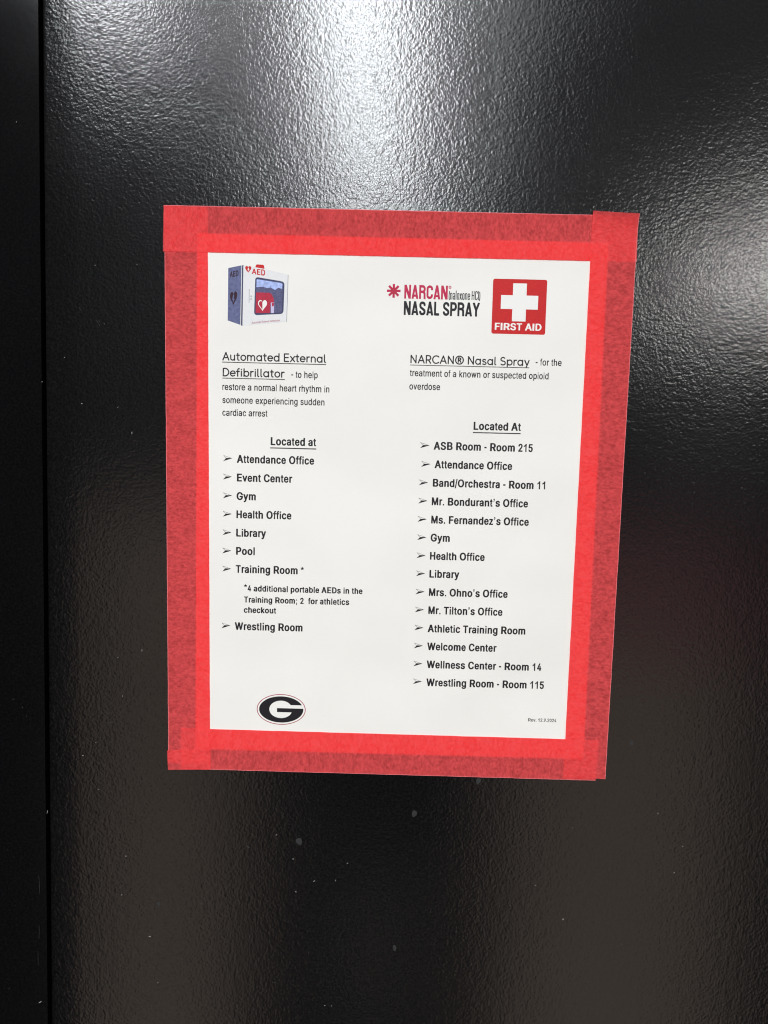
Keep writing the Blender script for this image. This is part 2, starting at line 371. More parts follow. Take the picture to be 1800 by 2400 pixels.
'l':(278,'62,0 218,0 218,716 62,716'),
'm':(889,'835,20 839,35 839,375 836,401 829,430 811,467 792,492 759,520 711,543 656,555 587,555 554,549 520,537 466,509 439,529 409,543 358,555 294,555 225,534 195,546 89,546 65,537 55,528 51,516 51,32 55,20 65,11 89,2 195,2 222,11 231,20 235,32 235,343 239,366 248,392 263,413 294,428 312,428 327,420 340,407 350,381 350,32 361,13 388,2 496,2 524,11 533,20 537,32 537,361 547,395 555,407 572,422 590,428 611,428 632,417 645,401 652,375 652,32 656,20 677,5 699,2 801,2 825,11'),
'n':(611,'551,13 562,32 561,364 546,433 517,482 488,509 468,523 438,537 378,552 294,552 226,533 190,547 88,546 61,535 51,516 51,32 57,18 88,2 193,2 220,11 229,20 233,32 233,329 236,352 246,384 261,405 285,422 312,428 336,422 355,407 367,390 376,355 376,32 380,20 390,11 417,2 524,2'),
'o':(611,'130,502 83,456 57,415 36,364 27,317 24,260 33,193 45,153 78,95 118,52 146,31 193,8 249,-7 332,-10 376,-4 418,8 475,38 522,81 545,113 566,153 584,225 587,280 581,341 560,404 530,454 500,486 462,514 421,534 350,552 264,552 238,549 190,534|306,114 270,124 248,142 234,162 216,205 207,266 213,326 237,387 264,416 300,428 338,422 368,395 392,349 404,283 398,217 389,185 374,156 341,124'),
'p':(611,'62,-173 94,-183 190,-183 213,-173 226,-155 227,7 302,-10 357,-10 407,0 456,20 489,41 527,78 546,107 569,156 584,219 587,292 582,343 563,404 535,456 499,495 459,523 401,546 366,552 285,552 218,532 187,546 85,546 62,537 53,528 49,514 49,-153 53,-164|305,428 340,425 372,399 387,375 399,343 408,286 402,217 387,170 357,132 340,121 317,115 285,124 261,144 241,179 226,245 226,306 241,366 253,390 269,410 285,422'),
'r':(389,'89,5 103,2 200,2 223,11 232,20 235,32 235,341 239,364 258,401 284,419 298,423 365,420 394,436 400,447 400,525 388,543 362,552 276,552 226,536 198,546 103,547 78,537 69,528 65,516 65,32 71,18'),
's':(556,'89,45 113,28 173,3 246,-10 309,-10 354,-4 406,11 457,37 496,71 515,98 527,127 531,185 524,214 494,260 457,289 415,309 252,352 237,363 229,381 230,398 240,416 257,427 273,431 297,431 315,425 334,404 348,377 378,362 418,362 487,377 508,386 521,404 515,427 487,474 452,508 403,534 351,549 237,552 164,534 128,517 107,503 71,468 46,418 42,369 55,323 72,297 103,268 152,242 194,227 321,197 334,188 344,162 334,136 324,127 291,114 267,114 234,126 218,144 205,173 194,183 173,191 137,192 47,171 28,153 31,130 55,81'),
't':(333,'296,5 309,15 318,32 303,104 296,113 276,123 231,121 225,139 225,418 229,425 281,426 303,440 308,453 308,522 299,537 281,546 226,549 225,638 214,655 193,665 109,665 97,661 84,652 77,638 76,549 35,543 20,531 15,516 15,453 20,441 42,426 73,425 77,421 77,136 85,93 97,64 107,51 125,29 152,11 205,-4 260,-4'),
'u':(611,'61,535 51,516 51,170 64,119 81,84 102,58 132,32 154,20 198,3 228,-4 318,-4 384,15 419,2 524,2 551,13 561,32 561,516 555,531 524,546 416,547 390,537 380,528 376,516 376,202 363,162 349,142 321,124 297,120 276,125 257,139 243,162 236,185 233,208 233,516 229,528 219,537 193,547 88,546'),
'v':(556,'7,529 4,514 192,20 201,11 226,2 332,2 354,11 369,29 532,459 552,514 549,528 540,537 514,547 406,546 379,534 368,516 284,277 278,269 190,511 176,534 149,546 41,547 21,540'),
'y':(556,'61,-173 104,-186 184,-186 204,-182 229,-173 266,-153 307,-112 341,-46 549,505 551,522 540,537 517,546 409,547 377,532 284,277 278,269 190,511 176,534 149,546 41,547 16,537 6,528 3,516 6,505 187,26 170,-26 149,-59 92,-59 70,-68 61,-78 43,-147 46,-161'),
'z':(500,'461,13 470,29 470,98 465,110 454,119 435,126 247,126 239,130 457,444 463,462 462,519 457,531 446,540 427,547 74,547 48,535 39,519 39,447 45,436 56,426 74,420 252,420 258,415 35,98 31,87 31,32 37,18 48,8 67,2 435,2'),
'’':(278,'70,716 70,585 128,585 122,545 100,515 65,498 90,445 150,475 190,525 207,600 207,716')},
'plain':{
' ':(278,''),
'-':(333,'35,345 35,264 38,257 52,250 281,250 297,257 300,264 300,345 297,352 283,359 54,359 38,352'),
'a':(556,'491,8 495,17 495,370 489,415 479,445 456,480 434,502 386,529 308,548 242,548 194,538 143,519 104,494 73,463 49,421 49,403 58,396 152,368 173,377 192,409 218,430 248,443 293,446 320,439 342,424 359,391 363,358 356,343 347,339 206,320 128,299 92,281 64,258 43,226 33,187 34,124 46,86 63,59 94,29 128,10 170,-5 209,-11 281,-8 320,4 362,26 370,8 389,1 473,1|362,240 363,190 356,166 336,130 302,103 272,93 224,93 200,100 175,122 165,142 165,169 178,196 194,209 242,225'),
'c':(500,'401,501 355,529 320,542 288,548 214,545 169,529 121,499 100,478 70,436 51,394 37,340 32,277 37,199 51,142 67,107 89,72 134,28 171,7 222,-8 251,-12 302,-8 352,7 389,28 412,47 446,89 467,139 465,160 448,170 379,189 357,179 336,133 304,103 272,93 248,93 224,100 199,119 176,151 158,202 152,235 149,268 152,304 165,361 186,403 222,436 243,443 278,443 304,435 337,403 357,361 373,354 448,372 464,380 467,397 451,439 430,471'),
'd':(556,'493,708 477,715 402,715 380,705 377,510 339,532 303,545 278,548 211,545 173,532 123,502 89,466 73,442 53,400 36,325 33,253 39,196 53,139 75,92 104,54 137,25 192,-2 242,-12 311,-5 350,13 377,33 381,29 383,10 402,1 477,1 497,11 498,696|275,93 234,100 213,113 195,133 175,169 164,202 155,265 161,322 178,379 194,406 211,425 247,443 289,443 308,436 326,424 344,404 359,379 370,349 379,304 379,238 372,202 358,160 343,133 323,113 303,100'),
'e':(556,'216,541 164,520 117,488 88,454 62,410 44,352 35,283 38,214 47,169 63,124 91,79 123,45 152,25 181,10 245,-8 306,-12 367,-2 430,25 469,56 491,82 506,110 513,127 509,145 488,155 430,170 410,171 392,163 374,130 340,103 309,93 259,96 233,106 201,133 180,166 165,223 172,228 497,228 511,232 520,238 522,247 521,319 512,376 494,424 477,454 448,488 407,517 358,538 314,548 251,548|167,330 175,361 189,391 212,418 245,439 282,446 326,436 352,416 379,373 391,334 384,326 175,326'),
'f':(278,'100,1 164,1 180,11 181,436 186,440 250,440 264,448 267,460 266,532 250,542 182,543 181,591 186,615 201,637 228,637 248,632 266,641 280,717 277,726 261,735 241,742 197,745 170,738 128,714 103,684 90,654 83,612 82,544 27,542 11,531 10,457 13,448 27,440 77,440 83,436 83,17 86,7'),
'g':(556,'495,535 479,542 402,542 382,532 381,510 377,507 333,535 302,545 236,548 211,545 167,529 131,508 90,467 73,442 53,400 39,349 33,259 45,172 59,133 83,92 115,57 142,37 172,22 214,10 244,6 299,10 330,19 374,44 378,41 378,-10 366,-49 352,-71 313,-94 269,-101 225,-94 197,-77 159,-31 142,-24 123,-29 61,-67 56,-73 55,-85 64,-103 99,-145 123,-163 164,-184 219,-200 253,-203 322,-200 352,-193 415,-166 447,-142 477,-103 490,-70 500,-16 500,525|288,443 308,436 333,419 360,377 378,313 381,274 378,238 372,205 358,169 327,129 311,118 288,111 250,111 228,118 205,133 177,172 164,208 157,241 155,274 157,310 175,373 192,404 208,422 228,436 247,442'),
'h':(556,'64,708 60,696 61,11 70,4 90,0 161,1 182,11 183,325 189,364 198,388 226,424 253,439 296,443 321,436 348,412 362,388 371,352 372,11 396,0 476,1 493,7 497,17 497,364 488,421 468,468 437,504 416,520 367,541 336,548 264,545 224,532 184,512 182,705 158,715 81,715'),
'i':(222,'60,0 163,0 163,519 60,519|60,610 163,610 163,716 60,716'),
'k':(500,'65,710 58,699 59,11 84,0 156,1 175,10 177,193 196,217 203,220 360,7 379,0 467,0 492,7 496,17 492,30 292,307 479,516 481,531 459,542 368,542 349,535 186,356 178,352 175,705 153,715 81,715'),
'l':(222,'60,0 163,0 163,716 60,716'),
'm':(833,'771,10 773,376 770,406 763,436 748,468 732,492 705,516 678,532 634,547 566,551 502,532 464,511 438,486 394,526 370,538 323,551 282,551 253,544 189,512 185,513 183,532 162,542 83,542 63,532 61,20 66,7 83,1 162,0 186,11 187,340 190,364 206,403 224,425 253,442 277,446 300,442 320,431 339,412 351,379 351,17 355,8 373,1 455,0 479,11 480,355 483,373 492,400 508,422 540,442 566,446 598,439 616,428 634,406 644,373 645,11 672,0 751,1'),
'n':(556,'494,8 497,17 497,367 482,439 457,483 436,506 410,523 367,541 336,548 262,544 224,532 184,509 180,513 179,532 159,542 81,542 64,534 60,522 61,10 81,1 156,0 182,11 183,325 189,364 198,388 226,424 253,439 293,443 322,436 349,412 362,388 371,352 373,11 396,0 476,1'),
'o':(556,'227,545 179,529 128,499 106,478 74,436 54,394 40,340 34,277 40,199 54,142 71,107 93,74 134,34 182,7 222,-5 261,-12 320,-8 374,7 414,28 462,72 485,107 510,169 519,217 522,280 516,340 502,394 488,427 452,477 428,499 377,529 329,545 301,548|258,443 298,443 320,436 358,403 383,355 398,280 392,214 383,181 366,145 329,106 292,93 264,93 239,100 201,130 176,175 164,217 158,262 167,334 190,391 221,427 236,436'),
'p':(556,'65,-186 82,-191 153,-191 176,-181 178,31 223,4 261,-8 292,-12 339,-8 394,10 436,38 467,71 489,107 508,154 520,211 522,292 517,346 500,409 475,457 446,491 402,523 358,541 325,548 250,544 220,532 178,506 174,510 173,532 153,542 79,542 59,531 58,-175|267,443 322,439 342,427 362,406 383,367 395,325 401,283 395,214 378,160 362,133 342,113 322,100 297,93 278,93 253,100 233,113 216,130 192,175 177,241 177,301 194,370 205,394 228,422 245,435'),
'r':(333,'83,1 162,1 182,11 183,337 187,361 195,385 208,406 237,430 278,440 324,434 344,444 345,531 338,542 322,548 259,548 217,535 184,516 177,534 160,542 86,542 66,531 65,17 68,8'),
's':(500,'334,538 291,548 225,548 153,529 105,500 76,469 61,442 52,406 55,349 64,319 96,279 119,261 156,244 305,201 326,184 337,154 332,133 314,111 297,100 271,93 225,93 194,106 170,133 158,163 139,173 113,171 41,151 37,133 44,110 72,59 110,25 153,4 202,-8 234,-12 297,-8 337,1 394,28 417,45 444,77 458,107 464,133 464,184 455,217 430,256 403,278 368,296 212,340 189,358 179,382 181,406 196,428 219,442 254,449 282,445 303,436 320,418 337,384 354,375 371,374 452,397 456,412 449,433 424,477 380,517'),
't':(278,'259,4 269,13 270,23 257,92 241,102 194,100 184,113 179,130 179,430 182,440 243,440 258,448 261,457 260,531 243,542 180,544 179,648 175,658 159,664 96,664 84,661 76,651 75,544 30,541 18,534 15,522 16,450 33,440 70,440 76,436 76,124 84,80 93,55 114,27 145,7 189,-6 224,-5'),
'u':(556,'63,534 60,525 60,160 72,107 86,77 106,50 150,16 216,-5 276,-6 296,-2 338,13 370,32 374,29 376,10 396,1 476,1 493,8 497,20 496,532 476,542 398,542 372,531 371,202 365,172 345,133 330,118 304,103 261,99 236,106 210,126 192,157 186,181 183,205 182,531 158,542 81,542'),
'v':(500,'15,532 14,516 190,11 212,0 290,1 306,7 312,14 466,460 485,516 485,531 460,542 382,542 363,532 250,192 136,532 117,542 39,542'),
'w':(722,'20,531 31,477 150,44 164,8 181,1 257,0 279,10 360,320 442,13 452,5 467,0 543,1 562,10 701,513 698,534 681,542 603,542 581,532 505,235 499,225 423,532 401,542 320,542 303,535 222,223 143,529 133,537 118,542 39,542'),
'x':(500,'479,8 481,24 321,274 470,513 472,532 450,542 364,542 348,535 251,382 156,535 140,542 54,542 31,534 29,519 180,277 21,27 21,10 43,0 132,1 148,7 251,171 353,7 370,1 456,0'),
'y':(500,'61,-184 96,-194 169,-190 193,-181 223,-163 254,-130 266,-109 285,-64 482,507 486,525 482,535 465,542 385,542 363,532 250,192 136,532 117,542 39,542 14,531 17,507 186,17 172,-37 158,-67 144,-83 131,-89 85,-87 66,-96 51,-157 52,-178')},
'heavy':{
'F':(611,'85,5 103,1 203,1 224,7 236,17 240,291 503,292 521,296 537,305 540,317 540,390 534,402 521,408 503,412 240,413 238,585 245,592 533,592 551,596 564,603 571,614 571,693 563,705 533,715 103,715 85,711 69,702 65,687 65,26 70,13'),
'I':(300,'55,0 245,0 245,716 55,716'),
'R':(722,'79,705 71,687 71,29 76,13 93,5 119,1 221,1 254,13 259,26 259,256 267,260 349,260 362,254 510,13 547,1 668,1 699,11 706,23 702,40 551,288 599,316 632,345 666,399 676,431 680,457 676,541 656,594 624,638 589,664 537,691 454,712 425,715 112,715|261,594 402,592 438,583 468,560 481,541 491,512 492,469 485,439 462,407 438,392 395,383 260,385'),
'S':(667,'468,705 382,723 294,723 229,711 168,688 116,653 85,617 67,582 54,527 58,474 76,428 118,381 159,354 211,331 397,277 439,253 457,221 459,206 450,171 426,142 397,124 339,112 291,118 254,135 229,160 209,215 193,224 174,228 74,228 42,218 36,201 43,157 52,131 73,93 125,43 190,11 248,-5 294,-11 379,-11 449,2 523,31 565,59 594,90 618,133 631,183 631,230 621,270 588,323 563,346 501,382 428,408 294,445 269,456 239,482 229,506 232,541 245,563 281,592 324,601 361,600 391,591 408,582 438,550 452,509 468,500 486,496 584,496 615,506 622,521 616,562 590,618 567,646 542,667 513,685'),
'T':(611,'354,1 379,11 386,26 387,588 393,592 552,592 574,599 583,605 587,614 586,696 580,705 552,715 62,715 42,711 30,705 24,693 24,614 31,602 56,593 220,592 227,588 228,23 234,11 259,1'),
' ':(278,''),
'A':(722,'297,715 270,705 263,696 15,55 8,34 12,14 28,5 47,1 152,1 181,11 193,29 254,187 458,187 471,183 532,23 541,11 576,1 678,1 706,11 713,20 713,37 453,702 421,715|359,476 419,323 422,311 418,307 304,307 297,311'),
'D':(722,'71,11 101,1 359,1 407,7 484,28 537,54 570,77 608,115 642,166 668,233 684,323 684,396 674,463 647,541 605,606 571,640 531,667 496,685 454,699 398,712 371,715 101,715 69,702 64,687 64,29|235,125 234,588 241,592 344,592 383,586 427,565 463,534 484,503 502,463 515,407 518,367 515,311 502,256 485,215 467,189 439,161 410,142 377,130 338,123'),
'E':(667,'613,11 621,23 621,101 614,113 600,120 581,123 256,125 257,300 551,301 571,305 585,311 592,323 592,396 585,413 555,423 257,425 255,582 256,590 263,592 577,592 597,596 611,603 618,614 618,690 614,702 597,711 574,715 111,715 78,705 70,687 70,29 74,14 91,5 114,1 581,1')},
'round':{
' ':(270,''),
'A':(710,'355,759 323,750 311,740 298,718 23,30 16,5 20,-20 33,-41 55,-55 86,-58 108,-49 123,-34 198,148 205,160 211,162 505,161 579,-20 595,-44 623,-58 642,-59 668,-48 690,-23 694,-2 690,23 415,711 395,744 377,755|355,534 452,298 458,283 455,279 261,278 253,283'),
'E':(630,'558,-49 579,-23 584,8 570,37 558,49 536,58 186,62 187,298 489,300 517,310 531,323 543,348 544,364 540,383 528,402 495,418 187,420 184,630 186,638 192,641 536,642 561,653 580,680 584,708 574,733 558,749 530,759 120,759 92,749 76,733 66,705 66,-5 76,-33 92,-49 120,-59 530,-59'),
'D':(730,'92,-49 120,-59 317,-59 358,-56 439,-33 508,1 547,30 597,80 620,110 655,173 687,267 694,323 694,377 687,430 671,489 640,558 597,620 543,673 508,699 461,724 389,749 314,759 117,759 91,748 73,727 66,702 66,-5 76,-33|187,639 323,640 377,630 414,616 471,580 503,548 530,511 555,461 572,405 575,370 572,295 555,239 530,189 500,148 445,101 395,76 320,59 192,59 185,64'),
'N':(750,'642,746 611,759 580,753 560,739 547,711 547,208 542,198 172,736 147,755 120,759 92,749 76,733 66,705 66,-5 76,-33 92,-49 117,-59 145,-55 172,-36 184,-8 184,489 189,501 561,-40 577,-52 608,-59 633,-52 652,-36 662,-11 662,711 652,736'),
'R':(650,'92,749 76,733 66,705 66,-5 76,-33 102,-54 133,-59 161,-47 180,-20 184,-5 186,238 289,241 296,239 308,224 502,-41 520,-54 539,-59 573,-52 589,-40 599,-23 603,-2 599,23 434,255 498,292 537,327 571,373 590,414 603,473 603,527 590,586 562,642 539,672 498,708 452,736 402,753 358,759 123,759|186,638 361,640 405,627 446,598 471,564 484,517 480,461 471,436 448,404 411,376 361,360 187,361'),
'C':(750,'712,633 683,662 642,693 580,727 495,753 405,759 352,752 264,724 185,677 128,623 70,536 42,464 28,395 28,308 42,236 66,170 111,98 167,38 217,1 295,-37 355,-53 445,-59 498,-52 586,-24 665,23 712,67 725,95 719,127 702,149 667,162 633,152 581,108 542,86 470,63 402,60 339,73 308,86 270,107 236,135 185,198 157,261 144,339 147,395 157,439 185,502 236,565 270,593 308,614 339,627 402,640 470,637 542,614 581,592 633,548 667,538 702,551 719,573 725,605'),
'S':(610,'292,759 230,749 192,735 132,698 105,672 82,642 57,589 47,545 47,498 64,433 83,410 248,301 348,297 405,274 440,245 459,214 465,192 465,167 452,133 434,108 415,92 361,67 327,60 286,59 239,70 211,82 152,122 111,118 85,92 78,73 82,42 97,20 133,-8 186,-37 223,-49 258,-56 320,-59 383,-50 423,-37 467,-15 506,14 533,41 562,86 581,145 584,189 577,233 555,286 534,317 484,364 439,390 377,412 333,418 280,420 167,498 166,539 183,581 223,618 267,637 295,641 342,637 383,621 427,585 445,578 483,582 512,611 517,636 515,655 506,670 473,702 414,737 380,749 348,756'),
'®':(910,'16,373 16,327 22,277 42,205 79,127 119,70 192,3 242,-27 314,-58 408,-78 508,-75 577,-58 661,-21 739,38 793,98 843,189 862,252 872,298 875,348 872,402 858,464 843,511 793,602 758,644 699,695 623,740 567,762 477,778 405,778 348,768 295,752 236,724 161,672 119,630 89,590 57,533 26,442|231,577 267,605 333,640 411,659 477,659 530,649 573,633 640,592 684,548 715,505 733,467 753,395 756,336 746,270 718,202 684,152 642,110 573,67 530,51 480,41 411,41 361,51 298,76 233,122 203,155 179,189 151,248 138,302 134,370 142,417 159,470 192,530|302,599 282,577 275,552 275,161 283,132 307,108 333,100 361,107 381,123 393,152 394,286 398,290 417,291 426,286 533,119 552,106 570,100 602,107 627,133 634,152 633,170 621,198 549,314 593,358 607,380 621,417 625,448 622,480 605,523 590,545 562,573 525,595 492,605 467,609 330,609|395,488 461,491 477,487 499,470 506,455 505,442 492,422 467,410 398,410 394,417'),
'a':(650,'555,528 533,537 495,534 470,512 458,481 395,515 336,531 283,534 236,528 167,502 135,483 97,452 63,411 29,342 13,273 13,208 20,167 41,108 70,60 108,19 148,-12 183,-30 230,-46 270,-53 327,-53 383,-40 427,-21 458,-1 473,-37 498,-55 530,-58 548,-52 564,-40 578,-8 578,489 573,505|314,415 377,393 421,355 452,295 459,267 459,211 437,148 395,100 345,73 317,66 273,66 236,76 202,95 164,132 135,192 132,267 151,327 189,375 211,391 258,412'),
'd':(650,'548,752 523,759 498,755 475,739 464,717 461,483 380,521 336,531 283,534 233,527 173,505 117,469 66,414 39,367 20,314 13,270 13,205 32,130 57,80 92,34 129,2 180,-29 248,-50 327,-53 383,-40 427,-21 458,-1 478,-42 498,-55 520,-59 549,-52 573,-27 578,-5 578,708 571,730|314,415 377,393 421,355 452,295 459,267 459,211 437,148 395,100 345,73 317,66 273,66 236,76 202,95 164,132 135,192 132,267 151,327 189,375 211,391 258,412'),
'b':(650,'95,755 66,733 56,708 56,-5 62,-27 83,-49 105,-58 120,-59 153,-45 180,-4 236,-33 273,-46 317,-53 386,-50 436,-37 470,-21 520,13 553,45 583,89 612,155 625,236 622,280 608,336 587,386 559,427 499,483 433,518 386,530 327,534 280,528 223,508 177,485 175,702 171,720 158,741 139,754 120,759|364,66 298,70 273,79 236,103 205,138 192,161 175,220 179,283 190,314 210,348 227,369 264,396 327,415 358,415 386,408 417,396 444,377 467,352 490,314 506,248 496,180 470,132 423,88 392,73'),
'o':(600,'327,-53 383,-40 427,-21 467,6 512,52 537,86 565,148 578,214 578,267 561,342 543,383 512,430 473,469 430,499 380,521 336,531 280,534 233,527 167,502 98,453 66,414 39,367 20,314 13,270 13,205 20,167 45,102 72,58 127,3 180,-29 230,-46 273,-53|314,415 377,393 421,355 452,295 459,267 459,211 437,148 395,100 345,73 317,66 273,66 236,76 202,95 164,132 135,192 132,267 151,327 189,375 211,391 258,412'),
'e':(600,'305,534 255,531 202,518 155,496 120,472 78,430 39,367 23,323 13,273 13,205 26,145 45,100 72,58 108,19 164,-21 217,-43 270,-53 320,-53 383,-40 423,-23 461,1 498,34 508,52 512,86 502,108 480,127 439,131 355,76 320,66 270,66 223,82 182,111 157,142 142,173 140,189 523,191 561,210 573,227 578,245 575,292 561,342 540,389 511,431 458,481 417,505 370,524|145,314 170,356 195,380 239,405 289,416 342,408 377,393 415,361 444,314 439,310 427,309 155,309'),
'u':(600,'69,517 57,505 47,480 47,170 67,95 103,33 145,-9 173,-27 205,-43 252,-56 283,-59 330,-56 367,-46 417,-23 441,-48 464,-58 486,-58 511,-47 527,-27 534,-2 534,473 527,498 517,512 489,527 464,528 436,515 423,498 416,473 416,186 408,152 389,113 356,80 320,63 283,59 248,67 214,88 183,126 170,158 163,208 162,480 158,497 142,515 120,527 92,528'),
't':(410,'320,-52 345,-34 358,-11 359,14 352,33 342,47 323,58 308,62 270,60 261,63 245,80 235,108 234,405 242,412 336,413 348,416 364,425 377,442 384,477 375,502 365,514 348,524 333,528 236,531 234,645 230,661 222,677 202,693 170,700 138,686 120,661 116,645 114,531 42,528 20,518 8,506 -2,486 -3,458 10,433 30,417 45,413 108,412 115,408 116,108 126,58 145,17 167,-12 214,-46 267,-59'),
'm':(910,'823,-34 834,-5 834,292 831,323 815,383 796,420 772,455 739,487 686,518 617,534 570,531 523,518 479,492 436,453 408,481 373,505 320,527 286,534 255,534 217,527 158,502 130,524 92,528 70,518 58,506 47,480 47,-8 54,-30 73,-50 98,-59 127,-55 150,-39 161,-17 163,270 169,320 182,355 203,386 230,405 261,416 295,412 321,398 348,371 368,333 375,298 375,-5 382,-27 398,-47 423,-58 445,-58 470,-47 490,-23 494,-8 494,292 498,314 507,342 527,375 552,399 595,416 633,411 671,389 696,358 708,330 716,295 716,-5 723,-27 742,-49 770,-59 802,-52'),
'x':(530,'492,515 470,527 452,528 439,527 417,515 270,334 121,517 98,528 73,528 55,521 38,505 25,470 35,439 192,236 31,23 25,2 29,-20 48,-47 83,-59 105,-55 120,-47 270,137 414,-43 427,-52 458,-59 480,-54 500,-39 512,-11 512,14 502,36 347,236 509,445 512,486 505,502'),
'r':(410,'98,-59 127,-55 142,-46 152,-36 162,-14 163,261 166,295 176,330 202,372 245,402 273,409 336,403 361,412 377,425 390,452 390,473 381,495 355,518 311,528 261,528 198,512 164,494 130,524 92,528 66,514 48,487 47,-11 63,-42 77,-52'),
'n':(600,'509,-48 524,-33 534,-8 534,292 528,336 515,380 478,442 436,484 408,502 377,518 330,531 277,534 236,528 161,497 140,517 117,528 89,527 67,515 54,498 47,477 47,-8 61,-40 77,-52 111,-59 133,-52 155,-31 162,-11 163,270 170,320 192,364 219,392 258,412 302,416 339,405 367,387 398,349 412,317 416,295 416,-5 420,-20 439,-47 464,-58 483,-59'),
'l':(300,'102,759 77,752 63,742 47,711 47,77 66,20 98,-22 123,-40 152,-52 202,-59 223,-52 240,-39 252,-14 253,11 237,42 223,52 183,63 166,89 163,114 162,714 143,745 127,755'),
'f':(390,'148,-59 177,-55 192,-46 202,-36 212,-14 213,377 220,381 311,381 327,385 350,402 362,427 359,464 348,480 330,493 308,500 220,500 213,505 216,580 226,608 238,623 264,640 295,638 320,645 339,657 352,680 356,698 346,730 330,746 308,756 270,759 239,755 205,743 169,720 138,689 107,630 97,586 95,503 25,495 2,480 -12,455 -9,417 10,392 36,382 89,381 96,377 97,-11 113,-42 127,-52'),
'i':(250,'117,-59 136,-55 153,-45 168,-27 175,-5 175,470 165,502 148,519 127,528 105,528 73,512 57,480 56,-8 63,-30 80,-47 95,-55|102,572 127,572 146,580 165,598 175,627 175,648 165,677 145,696 127,703 102,703 80,693 63,673 57,655 57,620 63,602 79,583'),
'p':(650,'95,-255 120,-259 139,-254 158,-241 171,-220 175,-202 177,-5 236,-33 292,-50 367,-53 417,-43 477,-18 520,13 564,60 596,114 618,180 625,239 618,298 605,345 583,392 559,427 514,472 461,505 423,521 383,531 327,534 280,528 239,515 177,481 150,517 127,528 102,528 86,521 73,512 62,495 56,473 56,-208 66,-233|364,66 298,70 273,79 236,103 205,138 192,161 175,220 179,283 190,314 210,348 227,369 264,396 327,415 358,415 386,408 417,396 444,377 467,352 490,314 506,248 496,180 470,132 423,88 392,73'),
'y':(550,'217,-259 236,-258 258,-249 280,-220 530,448 534,473 527,498 515,514 498,524 477,528 452,524 435,514 423,498 305,183 292,157 129,495 117,512 89,527 64,528 36,515 22,495 16,473 20,448 233,2 227,-27 166,-195 167,-211 178,-236 192,-249'),
's':(510,'220,528 152,510 111,487 86,465 61,430 45,389 41,358 45,320 58,285 78,255 95,238 208,185 277,178 314,165 333,153 346,136 349,111 340,95 320,79 283,63 258,59 227,60 195,67 164,82 133,105 98,109 80,102 61,84 50,45 57,23 69,8 130,-34 202,-56 267,-59 339,-43 380,-24 406,-5 434,23 455,57 465,86 468,133 449,195 431,220 402,249 345,280 302,293 239,301 164,339 160,361 169,380 183,393 220,408 264,409 289,402 330,373 355,363 377,363 398,373 411,385 421,405 422,433 416,448 380,487 345,507 308,521 273,528')},
'narrow':{
' ':(160,''),
'N':(470,'446,699 324,698 321,344 168,698 24,698 24,1 146,2 149,356 302,2 446,2'),
'A':(470,'293,700 177,700 170,695 23,42 21,13 77,0 146,1 167,98 177,106 299,105 324,1 393,0 451,14 303,683 300,695|233,389 241,377 275,223 271,216 199,216 195,220'),
'R':(470,'24,699 24,2 146,2 148,295 155,300 230,299 277,284 300,267 307,248 317,2 415,0 443,4 432,280 416,323 388,364 409,392 425,423 438,473 437,530 425,577 409,608 369,655 337,677 296,693 255,700|149,570 246,572 274,565 285,558 300,539 310,511 306,473 293,450 274,435 246,428 149,429'),
'C':(450,'246,694 202,694 165,687 137,677 96,656 63,627 42,598 23,542 23,158 29,130 42,102 62,75 96,44 137,23 202,6 246,6 287,13 321,26 358,48 385,70 409,105 425,142 429,167 429,245 421,250 302,249 300,173 278,148 255,138 230,134 196,138 168,151 151,170 148,192 148,511 151,530 160,542 187,559 208,565 255,562 278,552 300,527 302,451 424,450 429,455 425,558 409,595 387,628 358,652 321,674 287,687'),
'S':(440,'252,697 187,697 155,690 118,674 90,656 51,614 36,583 26,539 29,442 39,414 65,369 96,338 282,217 291,198 291,167 278,148 246,132 199,131 177,138 157,155 148,177 146,208 137,210 115,227 93,234 74,234 24,208 26,130 52,78 85,45 115,26 187,3 252,3 287,10 330,29 358,48 394,86 409,117 419,161 419,202 412,239 380,300 358,321 176,439 164,452 154,473 154,530 158,542 180,562 199,569 243,568 274,552 284,536 286,492 299,490 327,469 362,466 412,492 409,567 383,622 362,647 327,671 293,687'),
'L':(380,'27,700 23,692 23,55 26,39 43,16 80,0 340,1 340,127 149,130 147,695 143,700'),
'P':(450,'24,1 146,2 149,249 255,250 302,260 340,279 358,294 380,316 406,355 425,405 432,439 432,511 425,545 406,595 380,634 340,671 302,690 255,700 24,698|149,571 249,571 269,564 291,539 304,498 304,452 291,411 268,385 246,378 149,380'),
'Y':(440,'280,0 285,8 286,302 443,673 387,699 317,698 221,477 125,698 52,699 2,677 -2,670 156,298 158,2')},
'thin':{
' ':(100,''),
'(':(140,'80,-61 127,-49 147,-39 119,86 107,220 107,386 113,464 126,552 147,639 127,649 80,661 67,623 54,561 35,383 35,211 41,133 61,5'),
')':(140,'62,-60 81,14 94,92 107,267 104,408 94,508 81,586 62,660 -6,642 22,502 35,327 32,195 22,98 -6,-42'),
'n':(255,'230,1 232,420 225,455 203,492 183,509 146,524 105,524 71,512 58,501 21,499 20,2 87,0 91,5 91,423 107,448 127,453 149,443 160,414 160,5 165,0'),
'a':(255,'230,1 232,420 228,442 206,489 183,509 146,524 105,524 71,512 36,477 23,452 19,430 23,398 46,385 65,385 80,394 94,411 92,427 107,448 130,453 146,446 156,433 160,414 160,311 155,306 115,306 83,296 45,258 29,223 19,173 19,127 29,77 46,41 83,4 115,-6 155,2|158,233 160,83 143,73 118,69 104,86 92,130 95,186 104,214 117,230 127,234'),
'l':(120,'93,0 97,8 97,695 93,700 27,700 23,692 23,5 27,0'),
